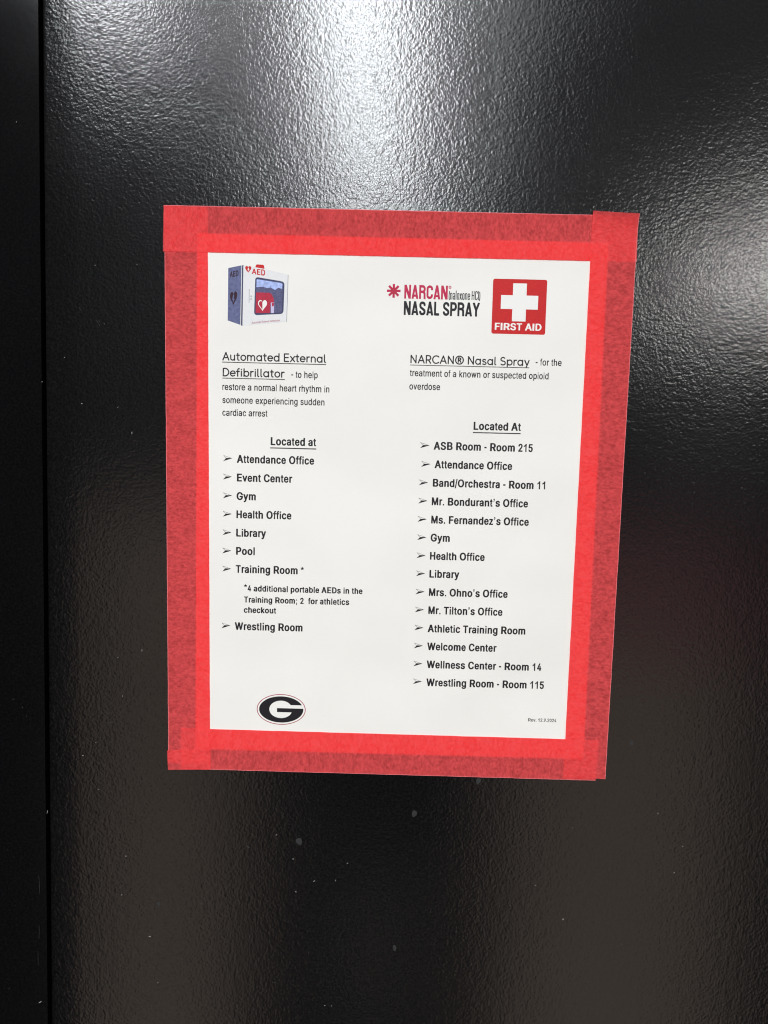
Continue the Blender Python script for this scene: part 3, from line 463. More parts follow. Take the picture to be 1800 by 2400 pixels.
'o':(255,'115,-6 152,-2 190,16 216,45 228,73 232,95 232,411 228,436 212,470 190,494 165,509 140,516 96,512 57,492 36,467 19,423 20,83 33,48 62,16 80,4|121,66 102,75 91,95 91,414 95,427 107,439 130,444 152,431 160,408 160,102 156,86 143,72'),
'x':(230,'68,509 15,493 7,486 76,252 7,14 15,7 74,-8 115,120 151,2 155,-8 162,-9 223,11 154,248 223,489 155,508 115,380 78,498 75,508'),
'e':(255,'108,516 68,499 46,481 23,439 19,417 19,89 29,55 45,30 63,14 99,-2 137,-6 177,7 209,36 228,77 232,145 227,150 162,149 160,105 153,83 130,66 112,69 98,80 91,98 91,208 96,212 193,213 215,219 225,230 232,248 232,411 225,445 216,464 188,495 143,515|158,289 96,288 91,292 91,411 99,431 118,443 140,440 156,420 160,405'),
'H':(310,'24,1 93,0 97,5 98,320 105,325 203,323 204,5 208,0 275,2 274,699 208,700 204,695 204,402 196,397 99,398 97,695 93,700 24,698'),
'C':(280,'155,-6 205,10 241,42 256,67 266,108 266,195 262,200 195,198 191,98 181,83 168,73 137,69 121,73 98,102 98,595 107,614 130,631 162,631 180,618 191,602 194,583 194,505 202,500 265,502 266,592 256,633 243,656 221,678 205,690 174,702 133,706 90,693 62,672 36,636 26,602 23,580 23,117 33,70 48,42 62,28 90,7 130,-6')},
'small':{
'R':(722,'82,711 78,699 80,7 96,3 231,3 241,7 243,272 251,276 352,276 366,272 524,6 534,3 696,4 699,11 693,23 534,290 592,324 626,355 659,407 670,441 674,521 669,548 649,601 620,641 599,659 558,684 507,703 473,710 440,713|245,628 349,630 403,623 450,607 482,582 498,558 509,524 509,468 501,438 474,398 436,376 379,363 245,365'),
'e':(556,'159,518 114,485 85,451 59,404 41,346 32,272 35,216 53,143 73,100 98,66 142,25 171,10 225,-6 260,-9 357,-6 403,7 434,22 469,49 494,80 515,124 511,134 446,153 388,153 382,149 367,118 340,93 302,77 265,81 230,100 199,133 179,180 171,232 179,236 520,238 524,247 521,336 506,398 486,441 460,476 426,506 385,527 351,537 231,540 197,534|173,315 172,333 182,367 207,413 234,438 257,451 282,458 320,445 350,419 375,373 387,321 380,313'),
'v':(556,'14,530 206,7 215,3 346,4 352,11 541,530 529,535 405,535 396,531 278,199 159,531 150,535 26,535'),
'1':(556,'392,0 255,0 255,516 190,466 75,415 75,540 170,590 245,660 282,719 392,719'),
'2':(556,'44,4 503,3 515,7 516,81 509,89 216,90 433,342 472,401 495,450 505,487 508,521 505,555 495,591 464,647 417,690 363,715 328,722 205,719 156,703 122,681 92,653 67,616 52,582 43,542 43,511 47,505 173,505 187,564 204,594 231,620 254,632 280,636 325,617 354,586 370,542 370,502 355,450 318,392 41,73 40,14'),
'9':(556,'130,4 265,3 274,7 443,275 469,321 498,385 516,462 516,515 504,573 487,613 464,647 429,681 388,706 328,722 225,722 182,712 139,690 117,674 81,635 52,579 40,527 43,441 55,398 92,336 127,305 179,280 210,274 294,272 130,14|276,349 233,366 208,391 184,435 175,493 181,539 203,588 239,623 268,635 282,636 317,623 340,604 355,585 372,548 378,521 378,465 372,435 350,392 322,366 299,354'),
'0':(556,'365,11 403,37 429,62 463,112 493,185 507,242 516,323 514,424 501,502 483,560 462,606 420,663 375,699 353,710 309,723 245,722 219,716 187,702 135,661 101,616 75,563 57,508 44,439 40,378 42,297 57,208 75,153 100,101 134,55 173,23 211,3 249,-7 309,-7|275,123 251,129 221,152 202,179 189,208 181,231 170,280 166,320 166,395 173,450 181,485 195,522 209,549 229,572 245,583 271,593 283,593 317,580 339,560 352,542 367,511 381,465 386,439 390,407 392,343 388,292 377,237 369,211 353,175 334,150 311,132'),
'4':(556,'396,711 284,713 276,708 40,223 40,158 46,151 314,149 316,11 322,3 431,4 435,14 436,148 510,151 516,158 516,223 513,232 441,233 435,238 435,438 429,448 325,448 317,444 314,235 178,233 170,238 391,693 397,705'),
' ':(278,''),
'.':(278,'70,0 208,0 208,137 70,137')}}


# ------------------------------------------------------------------ builders
def link(name, mesh, m=None, parent=None):
    o = bpy.data.objects.new(name, mesh)
    if m is not None:
        for x in (m if isinstance(m, (list, tuple)) else [m]):
            mesh.materials.append(x)
    COL.objects.link(o)
    if parent is not None:
        o.parent = parent
    return o


def empty(name, loc=(0, 0, 0)):
    o = bpy.data.objects.new(name, None)
    o.empty_display_size = 0.05
    o.location = loc
    COL.objects.link(o)
    return o


def tag(o, label=None, cat=None, group=None, kind=None):
    if label:
        o['label'] = label
    if cat:
        o['category'] = cat
    if group:
        o['group'] = group
    if kind:
        o['kind'] = kind
    return o


GLYPH_CACHE = {}


def glyph_mesh(font, ch):
    """triangulated outline of one letter in em units, filled on its own so that neighbours may touch"""
    key = (font, ch)
    if key not in GLYPH_CACHE:
        me = fill_mesh("glyph", FONT[font][ch][1])
        GLYPH_CACHE[key] = ([(v.co.x, v.co.y) for v in me.vertices], [tuple(p.vertices) for p in me.polygons])
        bpy.data.meshes.remove(me)
    return GLYPH_CACHE[key]


def type_line(s, font, u0, u1, v, em, place=None):
    """(points, faces) of a line of type running ink to ink from u0 to u1 on baseline v"""
    x, pts, faces = 0.0, [], []
    for ch in s:
        adv, loops = FONT[font][ch]
        if loops:
            gp, gf = glyph_mesh(font, ch)
            k = len(pts)
            pts += [(x + a, b) for a, b in gp]
            faces += [tuple(i + k for i in f) for f in gf]
        x += adv
    lo = min(a for a, b in pts)
    hi = max(a for a, b in pts)
    k = (u1 - u0) / (hi - lo)
    if place:
        return [place((a - lo) / (hi - lo), b) for a, b in pts], faces
    return [(u0 + (a - lo) * k, v + b * em) for a, b in pts], faces


def typeset(name, rows, n, m, parent):
    P, F = [], []
    for pts, faces in rows:
        k = len(P)
        P += pts
        F += [tuple(i + k for i in f) for f in faces]
    me = bpy.data.meshes.new(name)
    me.from_pydata([W(u, v, n) for u, v in P], [], F)
    me.update()
    return link(name, me, m, parent)


def fill_mesh(name, loops):
    """flat printed shape from closed loops (mm, even-odd filled) lying n mm off the door"""
    cu = bpy.data.curves.new(name, 'CURVE')
    cu.dimensions = '2D'
    cu.fill_mode = 'FRONT'
    for L in loops:
        s = cu.splines.new('POLY')
        s.points.add(len(L) - 1)
        for p, (u, v) in zip(s.points, L):
            p.co = (u, v, 0, 1)
        s.use_cyclic_u = True
    tmp = bpy.data.objects.new(name, cu)
    COL.objects.link(tmp)
    dg = bpy.context.evaluated_depsgraph_get()
    me = bpy.data.meshes.new_from_object(tmp.evaluated_get(dg), depsgraph=dg)
    bpy.data.objects.remove(tmp, do_unlink=True)
    bpy.data.curves.remove(cu)
    me.name = name
    me.materials.clear()
    return me


def filled(name, loops, n, m, parent):
    me = fill_mesh(name, loops)
    for vtx in me.vertices:
        vtx.co = W(vtx.co.x, vtx.co.y, n)
    return link(name, me, m, parent)


def parse(d):
    out = []
    for part in d.split("|"):
        if part:
            out.append([tuple(int(k) / 1000.0 for k in q.split(",")) for q in part.split()])
    return out


FONT = {f: {c: (a / 1000.0, parse(d)) for c, (a, d) in g.items()} for f, g in GLYPHS.items()}


def rounded(u0, v0, u1, v1, r, k=6):
    P = []
    for cx, cy, a0 in ((u1 - r, v1 - r, 0), (u0 + r, v1 - r, 90), (u0 + r, v0 + r, 180), (u1 - r, v0 + r, 270)):
        for i in range(k + 1):
            a = math.radians(a0 + 90 * i / k)
            P.append((cx + r * math.cos(a), cy + r * math.sin(a)))
    return P


def ellipse(cu, cv, a, b, k=72):
    return [(cu + a * math.cos(2 * math.pi * i / k), cv + b * math.sin(2 * math.pi * i / k)) for i in range(k)]


def box(name, x0, x1, y0, y1, z0, z1, m, parent, bevel=0.0):
    bm = bmesh.new()
    bmesh.ops.create_cube(bm, size=1)
    for v in bm.verts:
        v.co = Vector(((x0 + x1) / 2 + v.co.x * (x1 - x0), (y0 + y1) / 2 + v.co.y * (y1 - y0), (z0 + z1) / 2 + v.co.z * (z1 - z0)))
    if bevel:
        bmesh.ops.bevel(bm, geom=bm.edges[:], offset=bevel, segments=3, profile=0.5, affect='EDGES')
    me = bpy.data.meshes.new(name)
    bm.to_mesh(me)
    bm.free()
    for p in me.polygons:
        p.use_smooth = bevel > 0 and max(abs(p.normal.x), abs(p.normal.y), abs(p.normal.z)) < 0.999
    return link(name, me, m, parent)


# ------------------------------------------------------------------ door and frame
EDGE = -0.1892            # door's hinge-side edge
Z0, Z1 = -1.40, 0.72
door = tag(empty("metal_door", (0, 0, Z0)), "glossy black metal door with pebbled orange-peel paint behind the taped notice", "door")


def door_panel():
    # cross-section in plan: the sheet rolls back gently over the last 20 mm, then turns round a tight folded edge
    prof = []
    xs0 = EDGE + 0.0195
    prof.append((0.66, 0.045))
    prof.append((0.66, 0.0))
    for x in (0.5, 0.3, 0.22, 0.1, 0.0, -0.1, -0.15):
        prof.append((x, 0.0))
    for i in range(0, 15):
        s = i / 14.0
        prof.append((xs0 - s * 0.0185, 0.00055 * s * s * (1.25 - 0.25 * s)))
    ex, ey = prof[-1]
    for i in range(1, 7):
        a = math.radians(90 * i / 6)
        prof.append((ex - 0.0014 * math.sin(a), ey + 0.0014 * (1 - math.cos(a))))
    prof.append((prof[-1][0], 0.045))
    bm = bmesh.new()
    zs = [Z0] + [-0.5 + 0.05 * i for i in range(21)] + [Z1]
    rows = [[bm.verts.new((x, y, z - Z0)) for x, y in prof] for z in zs]
    for a, b in zip(rows[:-1], rows[1:]):
        for i in range(len(prof) - 1):
            bm.faces.new((a[i], b[i], b[i + 1], a[i + 1]))
        bm.faces.new((a[-1], b[-1], b[0], a[0]))
    bm.faces.new(rows[0][::-1])
    bm.faces.new(rows[-1])
    bmesh.ops.recalc_face_normals(bm, faces=bm.faces[:])
    me = bpy.data.meshes.new("door_panel")
    bm.to_mesh(me)
    bm.free()
    for p in me.polygons:
        p.use_smooth = abs(p.normal.z) < 0.5 and p.normal.x > -0.99 and p.normal.y < 0.9
    return link("door_panel", me, M_DOOR, door)


door_panel()
drip = []
for px, (u, v, a, b, ph) in enumerate([(14.91, -173.9, 1.35, 2.15, 1.0), (-49.45, -191.89, 1.65, 2.2, 2.2), (50.09, -154.13, 1.3, 1.9, 0.4), (-128.63, -230.95, 0.9, 1.2, 3.0), (134.23, -130.03, 1.0, 1.6, 2.0), (5.95, -253.71, 1.1, 1.7, 4.0)]):
    L = []
    for i in range(20):
        t = 2 * math.pi * i / 20
        k = 1 + 0.13 * math.sin(2 * t + ph) + 0.08 * math.sin(3 * t + 2 * ph)
        L.append((u + a * k * math.cos(t) * (0.85 if math.sin(t) < 0 else 1.0), v + b * k * math.sin(t)))
    o = filled("drip_mark", [L], 0.03, M_SPOT, door)
    o.data.transform(Matrix.Translation((0, 0, -Z0)))

frame = tag(empty("door_frame", (EDGE - 0.06, 0, Z0)), "smooth dusty black steel door frame standing left of the door edge", "door frame")
FX = EDGE - 0.0027
fr = box("jamb", FX - 0.10, FX, 0.0012, 0.09, Z0, Z1, M_FRAME, None)
st = box("rebate_stop", FX - 0.02, EDGE + 0.02, 0.058, 0.075, Z0 + 0.001, Z1 - 0.001, M_STOP, None)
for o in (fr, st):
    o.data.transform(Matrix.Translation(-frame.location))
    o.parent = frame

# ------------------------------------------------------------------ the notice
notice = tag(empty("paper_notice"), "white letter-size paper notice listing defibrillator and nasal spray locations, taped to the door", "notice")
PW, PH = 107.95, 139.7
N_PAPER, N_INK = 0.16, 0.19


def sheet():
    bm = bmesh.new()
    nx, ny = 24, 30
    g = []
    for j in range(ny + 1):
        r = []
        for i in range(nx + 1):
            u = -PW + 2 * PW * i / nx
            v = -PH + 2 * PH * j / ny
            r.append(bm.verts.new(W(u, v, N_PAPER)))
        g.append(r)
    for j in range(ny):
        for i in range(nx):
            bm.faces.new((g[j][i], g[j][i + 1], g[j + 1][i + 1], g[j + 1][i]))
    back = bmesh.ops.extrude_face_region(bm, geom=bm.faces[:])
    for x in back['geom']:
        if isinstance(x, bmesh.types.BMVert):
            x.co.y += 0.09 * MM
    bmesh.ops.recalc_face_normals(bm, faces=bm.faces[:])
    me = bpy.data.meshes.new("paper_sheet")
    bm.to_mesh(me)
    bm.free()
    return link("paper_sheet", me, M_PAPER, notice)


sheet()

# headings and descriptions
EM_R, EM_B, EM_P = 5.6, 6.0, 4.95


def underlined(name, rows, n=N_INK):
    """rows: (text, font, u0, u1, v, em); each with a ruled line (du0, du1, v, thickness)"""
    L, R = [], []
    for (s, f, u0, u1, v, em), (a, b, rv, t) in rows:
        L.append(type_line(s, f, u0, u1, v, em))
        R.append([(a, rv - t / 2), (b, rv - t / 2), (b, rv + t / 2), (a, rv + t / 2)])
    o = typeset(name, L, n, M_INK, notice)
    for q in R:
        filled("underline", [q], n + 0.012, M_INK, o)
    return o


o = underlined("column_heading", [
    (("Automated External", "round", -94.28, -39.06, 74.41, EM_R), (-94.35, -38.9, 73.25, 0.40)),
    (("Defibrillator", "round", -94.05, -60.94, 66.05, EM_R), (-94.2, -60.8, 64.85, 0.40))])
o['label'] = "two-line underlined heading in rounded type over the left column"
o = underlined("column_heading", [
    (("NARCAN® Nasal Spray", "round", 5.88, 69.21, 75.30, EM_R), (5.7, 69.1, 74.1, 0.36))])
o['label'] = "one-line underlined heading in rounded type over the right column"


def lines(name, rows, font, em, n=N_INK):
    L = []
    for s, u0, u1, v in rows:
        L.append(type_line(s, font, u0, u1, v, em))
    return typeset(name, L, n, M_INK, notice)


lines("description", [
    ("- to help", -57.47, -43.32, 65.87), ("restore a normal heart rhythm in", -94.18, -36.97, 58.57),
    ("someone experiencing sudden", -94.14, -39.45, 51.60), ("cardiac arrest", -94.10, -69.93, 44.91)], "plain", EM_P)
lines("description", [
    ("- for the", 72.41, 86.24, 75.45), ("treatment of a known or suspected opioid", 5.78, 79.63, 68.25),
    ("overdose", 5.68, 22.10, 61.20)], "plain", EM_P)

underlined("list_title", [(("Located at", "bold", -68.02, -43.59, 29.79, 6.05), (-68.2, -43.4, 28.35, 0.55))])
underlined("list_title", [(("Located At", "bold", 40.65, 65.97, 40.62, 6.05), (40.4, 65.95, 39.2, 0.55))])


def arrow(u0, u1, v, parent):
    """three-dimensional arrowhead bullet: outlined upper wing, solid lower wing"""
    w = u1 - u0
    h = 1.58
    notch = (u0 + 0.30 * w, v)
    tip = (u1, v)
    upper = [(u0, v + h), tip, notch]
    sides = [math.dist(upper[1], upper[2]), math.dist(upper[0], upper[2]), math.dist(upper[0], upper[1])]
    ic = [sum(q * p[i] for q, p in zip(sides, upper)) / sum(sides) for i in (0, 1)]
    ar = abs((upper[1][0] - upper[0][0]) * (upper[2][1] - upper[0][1]) - (upper[2][0] - upper[0][0]) * (upper[1][1] - upper[0][1])) / 2
    k = 1 - 0.15 / (2 * ar / sum(sides))
    inner = [(ic[0] + (p[0] - ic[0]) * k, ic[1] + (p[1] - ic[1]) * k) for p in upper]
    outline = [(u0, v + h), notch, (u0, v - h), tip]
    return filled("arrow_bullet", [outline, inner], N_INK, M_INK, parent)


LEFT = [("Attendance Office", -86.14, -44.48, 19.88), ("Event Center", -86.06, -56.10, 9.84), ("Gym", -86.12, -75.69, -0.17),
        ("Health Office", -86.14, -56.30, -10.06), ("Library", -86.2, -69.97, -20.11), ("Pool", -86.17, -75.98, -30.07),
        ("Training Room", -86.26, -52.46, -39.99), ("Wrestling Room", -86.55, -49.33, -71.66)]
RIGHT = [("ASB Room - Room 215", 19.62, 72.80, 29.50), ("Attendance Office", 20.39, 62.13, 19.59),
         ("Band/Orchestra - Room 11", 19.73, 80.3, 9.64), ("Mr. Bondurant’s Office", 19.47, 71.46, -0.39),
         ("Ms. Fernandez’s Office", 19.47, 72.30, -10.31), ("Gym", 19.44, 29.84, -20.16), ("Health Office", 19.36, 49.10, -30.13),
         ("Library", 19.35, 35.63, -39.98), ("Mrs. Ohno’s Office", 19.39, 62.37, -50.11), ("Mr. Tilton’s Office", 19.38, 59.91, -60.13),
         ("Athletic Training Room", 19.30, 72.84, -70.26), ("Welcome Center", 19.34, 57.44, -80.29),
         ("Wellness Center - Room 14", 19.35, 82.44, -90.38), ("Wrestling Room - Room 115", 19.46, 84.30, -100.47)]
BUL = [(-93.45, -88.6, 22.24), (-93.5, -88.64, 12.30), (-93.5, -88.64, 2.18), (-93.54, -88.6, -7.85), (-93.6, -88.72, -17.95),
       (-93.65, -88.72, -27.91), (-93.66, -88.77, -37.84), (-93.85, -89.0, -69.37)]
BUR = [(12.26, 17.41, 31.74), (13.15, 18.2, 21.72), (12.21, 17.22, 11.79), (12.19, 17.14, 1.91), (12.1, 17.07, -8.05), (12.12, 17.1, -17.99),
       (12.1, 17.02, -27.89), (12.05, 17.0, -37.80), (12.06, 17.04, -47.85), (12.03, 17.0, -57.80), (12.05, 17.0, -67.80), (12.0, 16.95, -77.89),
       (12.05, 16.98, -87.95), (12.07, 17.01, -98.0)]
for (s, u0, u1, v), b in zip(LEFT + RIGHT, BUL + BUR):
    L = [type_line(s, "bold", u0, u1, v, EM_B)]
    if s == "Training Room":
        L.append(type_line("*", "bold", -50.85, -49.1, -39.75, 5.2))
    e = typeset("list_entry", L, N_INK, M_INK, notice)
    arrow(*b, e)

fn = []
for s, u0, u1, v, em in (("*", -81.75, -79.95, -49.7, 4.7), ("4 additional portable AEDs in the", -79.69, -16.86, -50.03, 4.72),
                         ("Training Room; 2  for athletics", -81.64, -23.99, -56.30, 4.72), ("checkout", -81.66, -63.98, -62.02, 4.72)):
    fn.append(type_line(s, "bold", u0, u1, v, em))
typeset("footnote", fn, N_INK, M_INK, notice)
typeset("revision_date", [type_line("Rev. 12.9.2024", "small", 76.41, 91.96, -119.08, 2.65)], N_INK, M_INK, notice)

# red square first-aid emblem
emb = filled("first_aid_emblem", [rounded(48.32, 91.55, 76.80, 120.03, 1.0)], N_INK, M_RED, notice)
filled("white_cross", [[(58.95, 98.2), (66.17, 98.2), (66.17, 104.5), (72.4, 104.5), (72.4, 111.67), (66.17, 111.67), (66.17, 117.87),
                        (58.95, 117.87), (58.95, 111.67), (52.8, 111.67), (52.8, 104.5), (58.95, 104.5)]], N_INK + 0.012, M_WHITE, emb)
typeset("emblem_lettering", [type_line("FIRST AID", "heavy", 50.05, 74.73, 93.55, 5.15)], N_INK + 0.012, M_WHITE, emb)

# nasal spray wordmark
st_loops = []
cu_, cv_ = -3.92, 112.5
lobes = []
for i in range(8):
    a = math.radians(45 * i)
    d, q = (math.cos(a), math.sin(a)), (-math.sin(a), math.cos(a))
    hw, ro = 0.62, 3.6
    ri = hw / math.tan(math.radians(22.5)) * 1.02
    for rr_, s_ in ((ri, -hw), (ro, -hw), (ro, hw), (ri, hw)):
        lobes.append((cu_ + d[0] * rr_ + q[0] * s_, cv_ + d[1] * rr_ + q[1] * s_))
logo = filled("spray_wordmark", [lobes], N_INK, M_PINK, notice)
filled("star_centre", [ellipse(cu_, cv_, 1.75, 1.75, 24)], N_INK + 0.012, M_BAG, logo)
typeset("crimson_lettering", [type_line("NARCAN", "narrow", 1.67, 24.6, 108.6, 10.35)], N_INK, M_PINK, logo)
typeset("crimson_lettering", [type_line("®", "round", 25.0, 26.45, 114.25, 2.0)], N_INK, M_PINK, logo)
typeset("thin_lettering", [type_line("(naloxone HCl)", "thin", 25.15, 41.85, 108.70, 6.7)], N_INK, M_CHAR, logo)
typeset("charcoal_lettering", [type_line("NASAL SPRAY", "narrow", 1.63, 41.8, 100.15, 10.35)], N_INK, M_CHAR, logo)

# oval letter emblem
gc = (-60.47, -115.87)
ring = filled("oval_emblem", [ellipse(*gc, 13.55, 8.69, 96), ellipse(*gc, 13.13, 8.28, 96)], N_INK, M_RING, notice)


def letter_g():
    A, B = 12.25, 7.45
    r = 6.55
    rv = 4.95
    c = (gc[0] + 0.05, gc[1] + 0.05)
    v_top, v_mid, v_bot = gc[1] + 2.62, gc[1] + 0.72, gc[1] - 1.52
    P = []
    a0 = math.asin((v_top - gc[1]) / B)
    a1 = math.asin((v_mid - gc[1]) / B)
    for i in range(61):                        # round the oval from the upper lip to the bar
        a = a0 + (2 * math.pi + a1 - a0) * i / 60
        P.append((gc[0] + A * math.cos(a), gc[1] + B * math.sin(a)))
    P += [(-62.78, v_mid), (-62.78, v_bot), (-54.75, v_bot)]
    b0 = math.asin((v_bot - c[1]) / rv)
    b1 = math.asin((v_top - c[1]) / rv)
    n = 40
    for i in range(n + 1):
        a = b0 - (2 * math.pi - (b1 - b0)) * i / n
        P.append((c[0] - 0.1 + (r if math.cos(a) < 0 else 6.2) * math.cos(a), c[1] + rv * math.sin(a)))
    return P


filled("letter_shape", [letter_g()], N_INK + 0.012, M_INK, ring)

# printed picture of a wall cabinet with a defibrillator inside
def Q(x, y):
    """the little picture's own grid to millimetres on the sheet"""
    return (-91.44 + (x - 140) * 0.024463, 126.37 - 0.02443 * y)


def QP(pts):
    return [Q(x, y) for x, y in pts]


def q_text(s, font, base, h):
    """lettering laid into a slanting strip along base = (x0, y0), (x1, y1), growing from h[0] to h[1] tall"""
    (x0, y0), (x1, y1) = base
    return [type_line(s, font, 0, 1, 0, 1, lambda a, b: Q(x0 + (x1 - x0) * a, y0 + (y1 - y0) * a - (b / 0.716) * (h[0] + (h[1] - h[0]) * a)))]


def heart(cx, cy, w, h, k=40, sx=0.0):
    P = []
    for i in range(k):
        t = 2 * math.pi * i / k
        x = 16 * math.sin(t) ** 3 / 32.0
        y = (13 * math.cos(t) - 5 * math.cos(2 * t) - 2 * math.cos(3 * t) - math.cos(4 * t)) / 29.0
        P.append((cx + w * x, cy - h * (y + 0.09) + sx * x))
    return P


pic = filled("defibrillator_picture", [QP([(465, 100), (940, 172), (1435, 280), (1415, 1280), (455, 1392)])], N_INK, M_PANEL_W, notice)
I1, I2, I3, I4 = N_INK + 0.012, N_INK + 0.024, N_INK + 0.036, N_INK + 0.048
filled("cabinet_side", [QP([(140, 170), (425, 105), (410, 1368), (135, 1280)])], N_INK, M_PANEL_B, pic)
filled("cabinet_seam", [QP([(436, 108), (466, 98), (456, 1390), (424, 1378)])], I1, M_SEAM, pic)
filled("cabinet_seam", [QP([(1428, 280), (1440, 282), (1420, 1285), (1408, 1280)])], I1, M_LINE, pic)
filled("alarm_lamp", [QP([(722, 138), (740, 88), (760, 78), (885, 82), (908, 95), (922, 168)])], I1, M_RED, pic)


def rquad(c, r, k=5):
    """rounded corners on a slanted quadrilateral"""
    P = []
    n = len(c)
    for i in range(n):
        p, a, b = Vector(c[i]), Vector(c[i - 1]), Vector(c[(i + 1) % n])
        s, t = p + (a - p).normalized() * r, p + (b - p).normalized() * r
        for j in range(k + 1):
            w = j / k
            P.append(tuple(s * (1 - w) ** 2 + p * 2 * w * (1 - w) + t * w * w))
    return P


win = filled("cabinet_window", [QP(rquad([(725, 340), (1358, 432), (1342, 1112), (706, 1155)], 75))], I1, M_SEAM, pic)
filled("window_view", [QP(rquad([(757, 382), (1322, 452), (1308, 1088), (738, 1112)], 45))], I2, M_GLASS, win)
filled("pale_reflection", [QP([(765, 392), (1300, 462), (1312, 480), (1308, 585), (1225, 560), (1150, 610), (1060, 560), (980, 575), (900, 545), (750, 560), (755, 400)])], I3, M_SKYB, win)
filled("red_pouch", [QP([(744, 668), (1040, 672), (1085, 700), (1128, 790), (1135, 870), (1062, 885), (1052, 1098), (738, 1110)])], I3, M_BAG, win)
hr = heart(888, 950, 195, 240)
hi = [(x, y) for x, y in heart(888, 948, 158, 195, 60) if x <= 887]
filled("pouch_heart", [QP(hr), QP(hi)], I4, M_WHITE, win)
filled("spare_pack", [QP([(1066, 878), (1140, 876), (1134, 1100), (1072, 1100)])], I4, M_LILAC, win)
filled("spare_pack_mark", [QP([(1090, 885), (1136, 885), (1132, 955), (1090, 958)])], I4 + 0.012, M_BAG, win)
typeset("side_lettering", q_text("AED", "heavy", ((176, 362), (360, 336)), (115, 130)), I1, M_MAROON, pic)
filled("side_heart", [QP(heart(260, 815, 158, 300, sx=-30)), QP([(250, 720), (228, 850), (250, 850), (236, 925), (285, 820), (262, 820), (272, 735)])], I1, M_MAROON, pic)
typeset("door_lettering", q_text("AED", "heavy", ((650, 280), (938, 316)), (112, 132)), I2, M_RED, pic)
filled("door_heart", [QP(heart(571, 190, 132, 148)), QP([(566, 152), (556, 195), (572, 198), (562, 245), (596, 185), (580, 182), (592, 158)])], I1, M_RED, pic)
filled("door_latch", [QP([(590, 600), (602, 600), (602, 895), (590, 895)])], I1, M_LINE, pic)
filled("latch_keyhole", [QP(ellipse(638, 752, 14, 16, 12)), QP([(612, 830), (640, 780), (662, 835), (650, 838), (638, 800), (622, 835)])], I1, M_LINE, pic)
typeset("caption_lettering", q_text("Automated External Defibrillator", "round", ((657, 1336), (1270, 1268)), (42, 38)), I1, M_RING, pic)

# ------------------------------------------------------------------ the red tape
GT = "red paper tape strips round the notice"


def tape(name, corners, m, label, layer, wob, rims=(), lift=None, seed=0):
    """strip between four corners (mm; order: start-left, start-right, end-right, end-left); tents over the paper's edge and over tape below"""
    rnd = random.Random(seed)
    A, B, C_, D = [Vector(c) for c in corners]
    length = ((A - D).length + (B - C_).length) / 2
    nl, nw = max(6, int(length / 2.2)), 14
    bm = bmesh.new()
    g = []
    offs = [rnd.uniform(0, 50) for _ in range(4)]
    for j in range(nl + 1):
        s = j / nl
        L, R = A.lerp(D, s), B.lerp(C_, s)
        across = (R - L).normalized()
        L = L + across * wob * noise.noise(Vector((s * length / 9, offs[0], 0)))
        R = R + across * wob * noise.noise(Vector((s * length / 9, offs[1], 0)))
        row = []
        for i in range(nw + 1):
            rim = 0.28 / 24
            w = 0.0 if i == 0 else 1.0 if i == nw else rim + (1 - 2 * rim) * (i - 1) / (nw - 2)
            p = L.lerp(R, w)
            if j in (0, nl):
                along = (D - A).normalized()
                p = p + along * wob * 1.6 * noise.noise(Vector((w * 9, offs[2 if j == 0 else 3], 3)))
            d = max(abs(p.x) - PW, abs(p.y) - PH)          # distance outside the sheet
            t = min(1, max(0, d / 1.2))
            t = t * t * (3 - 2 * t)
            n = 0.30 * (1 - t) + 0.10 * t + 0.11 * layer
            n += 0.035 * noise.noise(Vector((p.x / 14, p.y / 14, seed)))
            if lift:
                n += lift(p.x, p.y, s, w)
            row.append(bm.verts.new(W(p.x, p.y, n)))
        g.append(row)
    for j in range(nl):
        for i in range(nw):
            f = bm.faces.new((g[j][i], g[j][i + 1], g[j + 1][i + 1], g[j + 1][i]))
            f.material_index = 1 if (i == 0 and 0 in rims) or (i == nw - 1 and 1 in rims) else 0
    bmesh.ops.recalc_face_normals(bm, faces=bm.faces[:])
    me = bpy.data.meshes.new(name)
    bm.to_mesh(me)
    bm.free()
    for p in me.polygons:
        p.use_smooth = True
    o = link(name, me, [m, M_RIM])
    return tag(o, label, "tape", GT)


def curl(u, v, s, w):
    k = max(0.0, 1 - s * 240 / 9.0)
    return 1.5 * k * k * (0.45 + 0.9 * w)


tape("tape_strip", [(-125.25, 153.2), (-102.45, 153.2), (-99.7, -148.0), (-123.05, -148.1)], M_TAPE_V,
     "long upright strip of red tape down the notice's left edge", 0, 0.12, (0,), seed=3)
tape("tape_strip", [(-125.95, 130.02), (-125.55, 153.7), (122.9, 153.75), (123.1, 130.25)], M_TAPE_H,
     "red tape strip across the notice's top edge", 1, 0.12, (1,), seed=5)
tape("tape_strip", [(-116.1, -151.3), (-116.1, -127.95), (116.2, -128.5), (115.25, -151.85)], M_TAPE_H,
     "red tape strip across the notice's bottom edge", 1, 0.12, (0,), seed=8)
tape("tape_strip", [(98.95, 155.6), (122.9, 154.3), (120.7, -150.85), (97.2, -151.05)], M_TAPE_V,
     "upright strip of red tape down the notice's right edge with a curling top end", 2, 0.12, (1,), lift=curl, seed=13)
tape("tape_strip", [(-123.75, -141.0), (-99.6, -139.6), (-99.45, -151.35), (-123.2, -152.1)], M_TAPE_V,
     "short stub of red tape patching the lower left corner of the notice", 2, 0.10, seed=21)

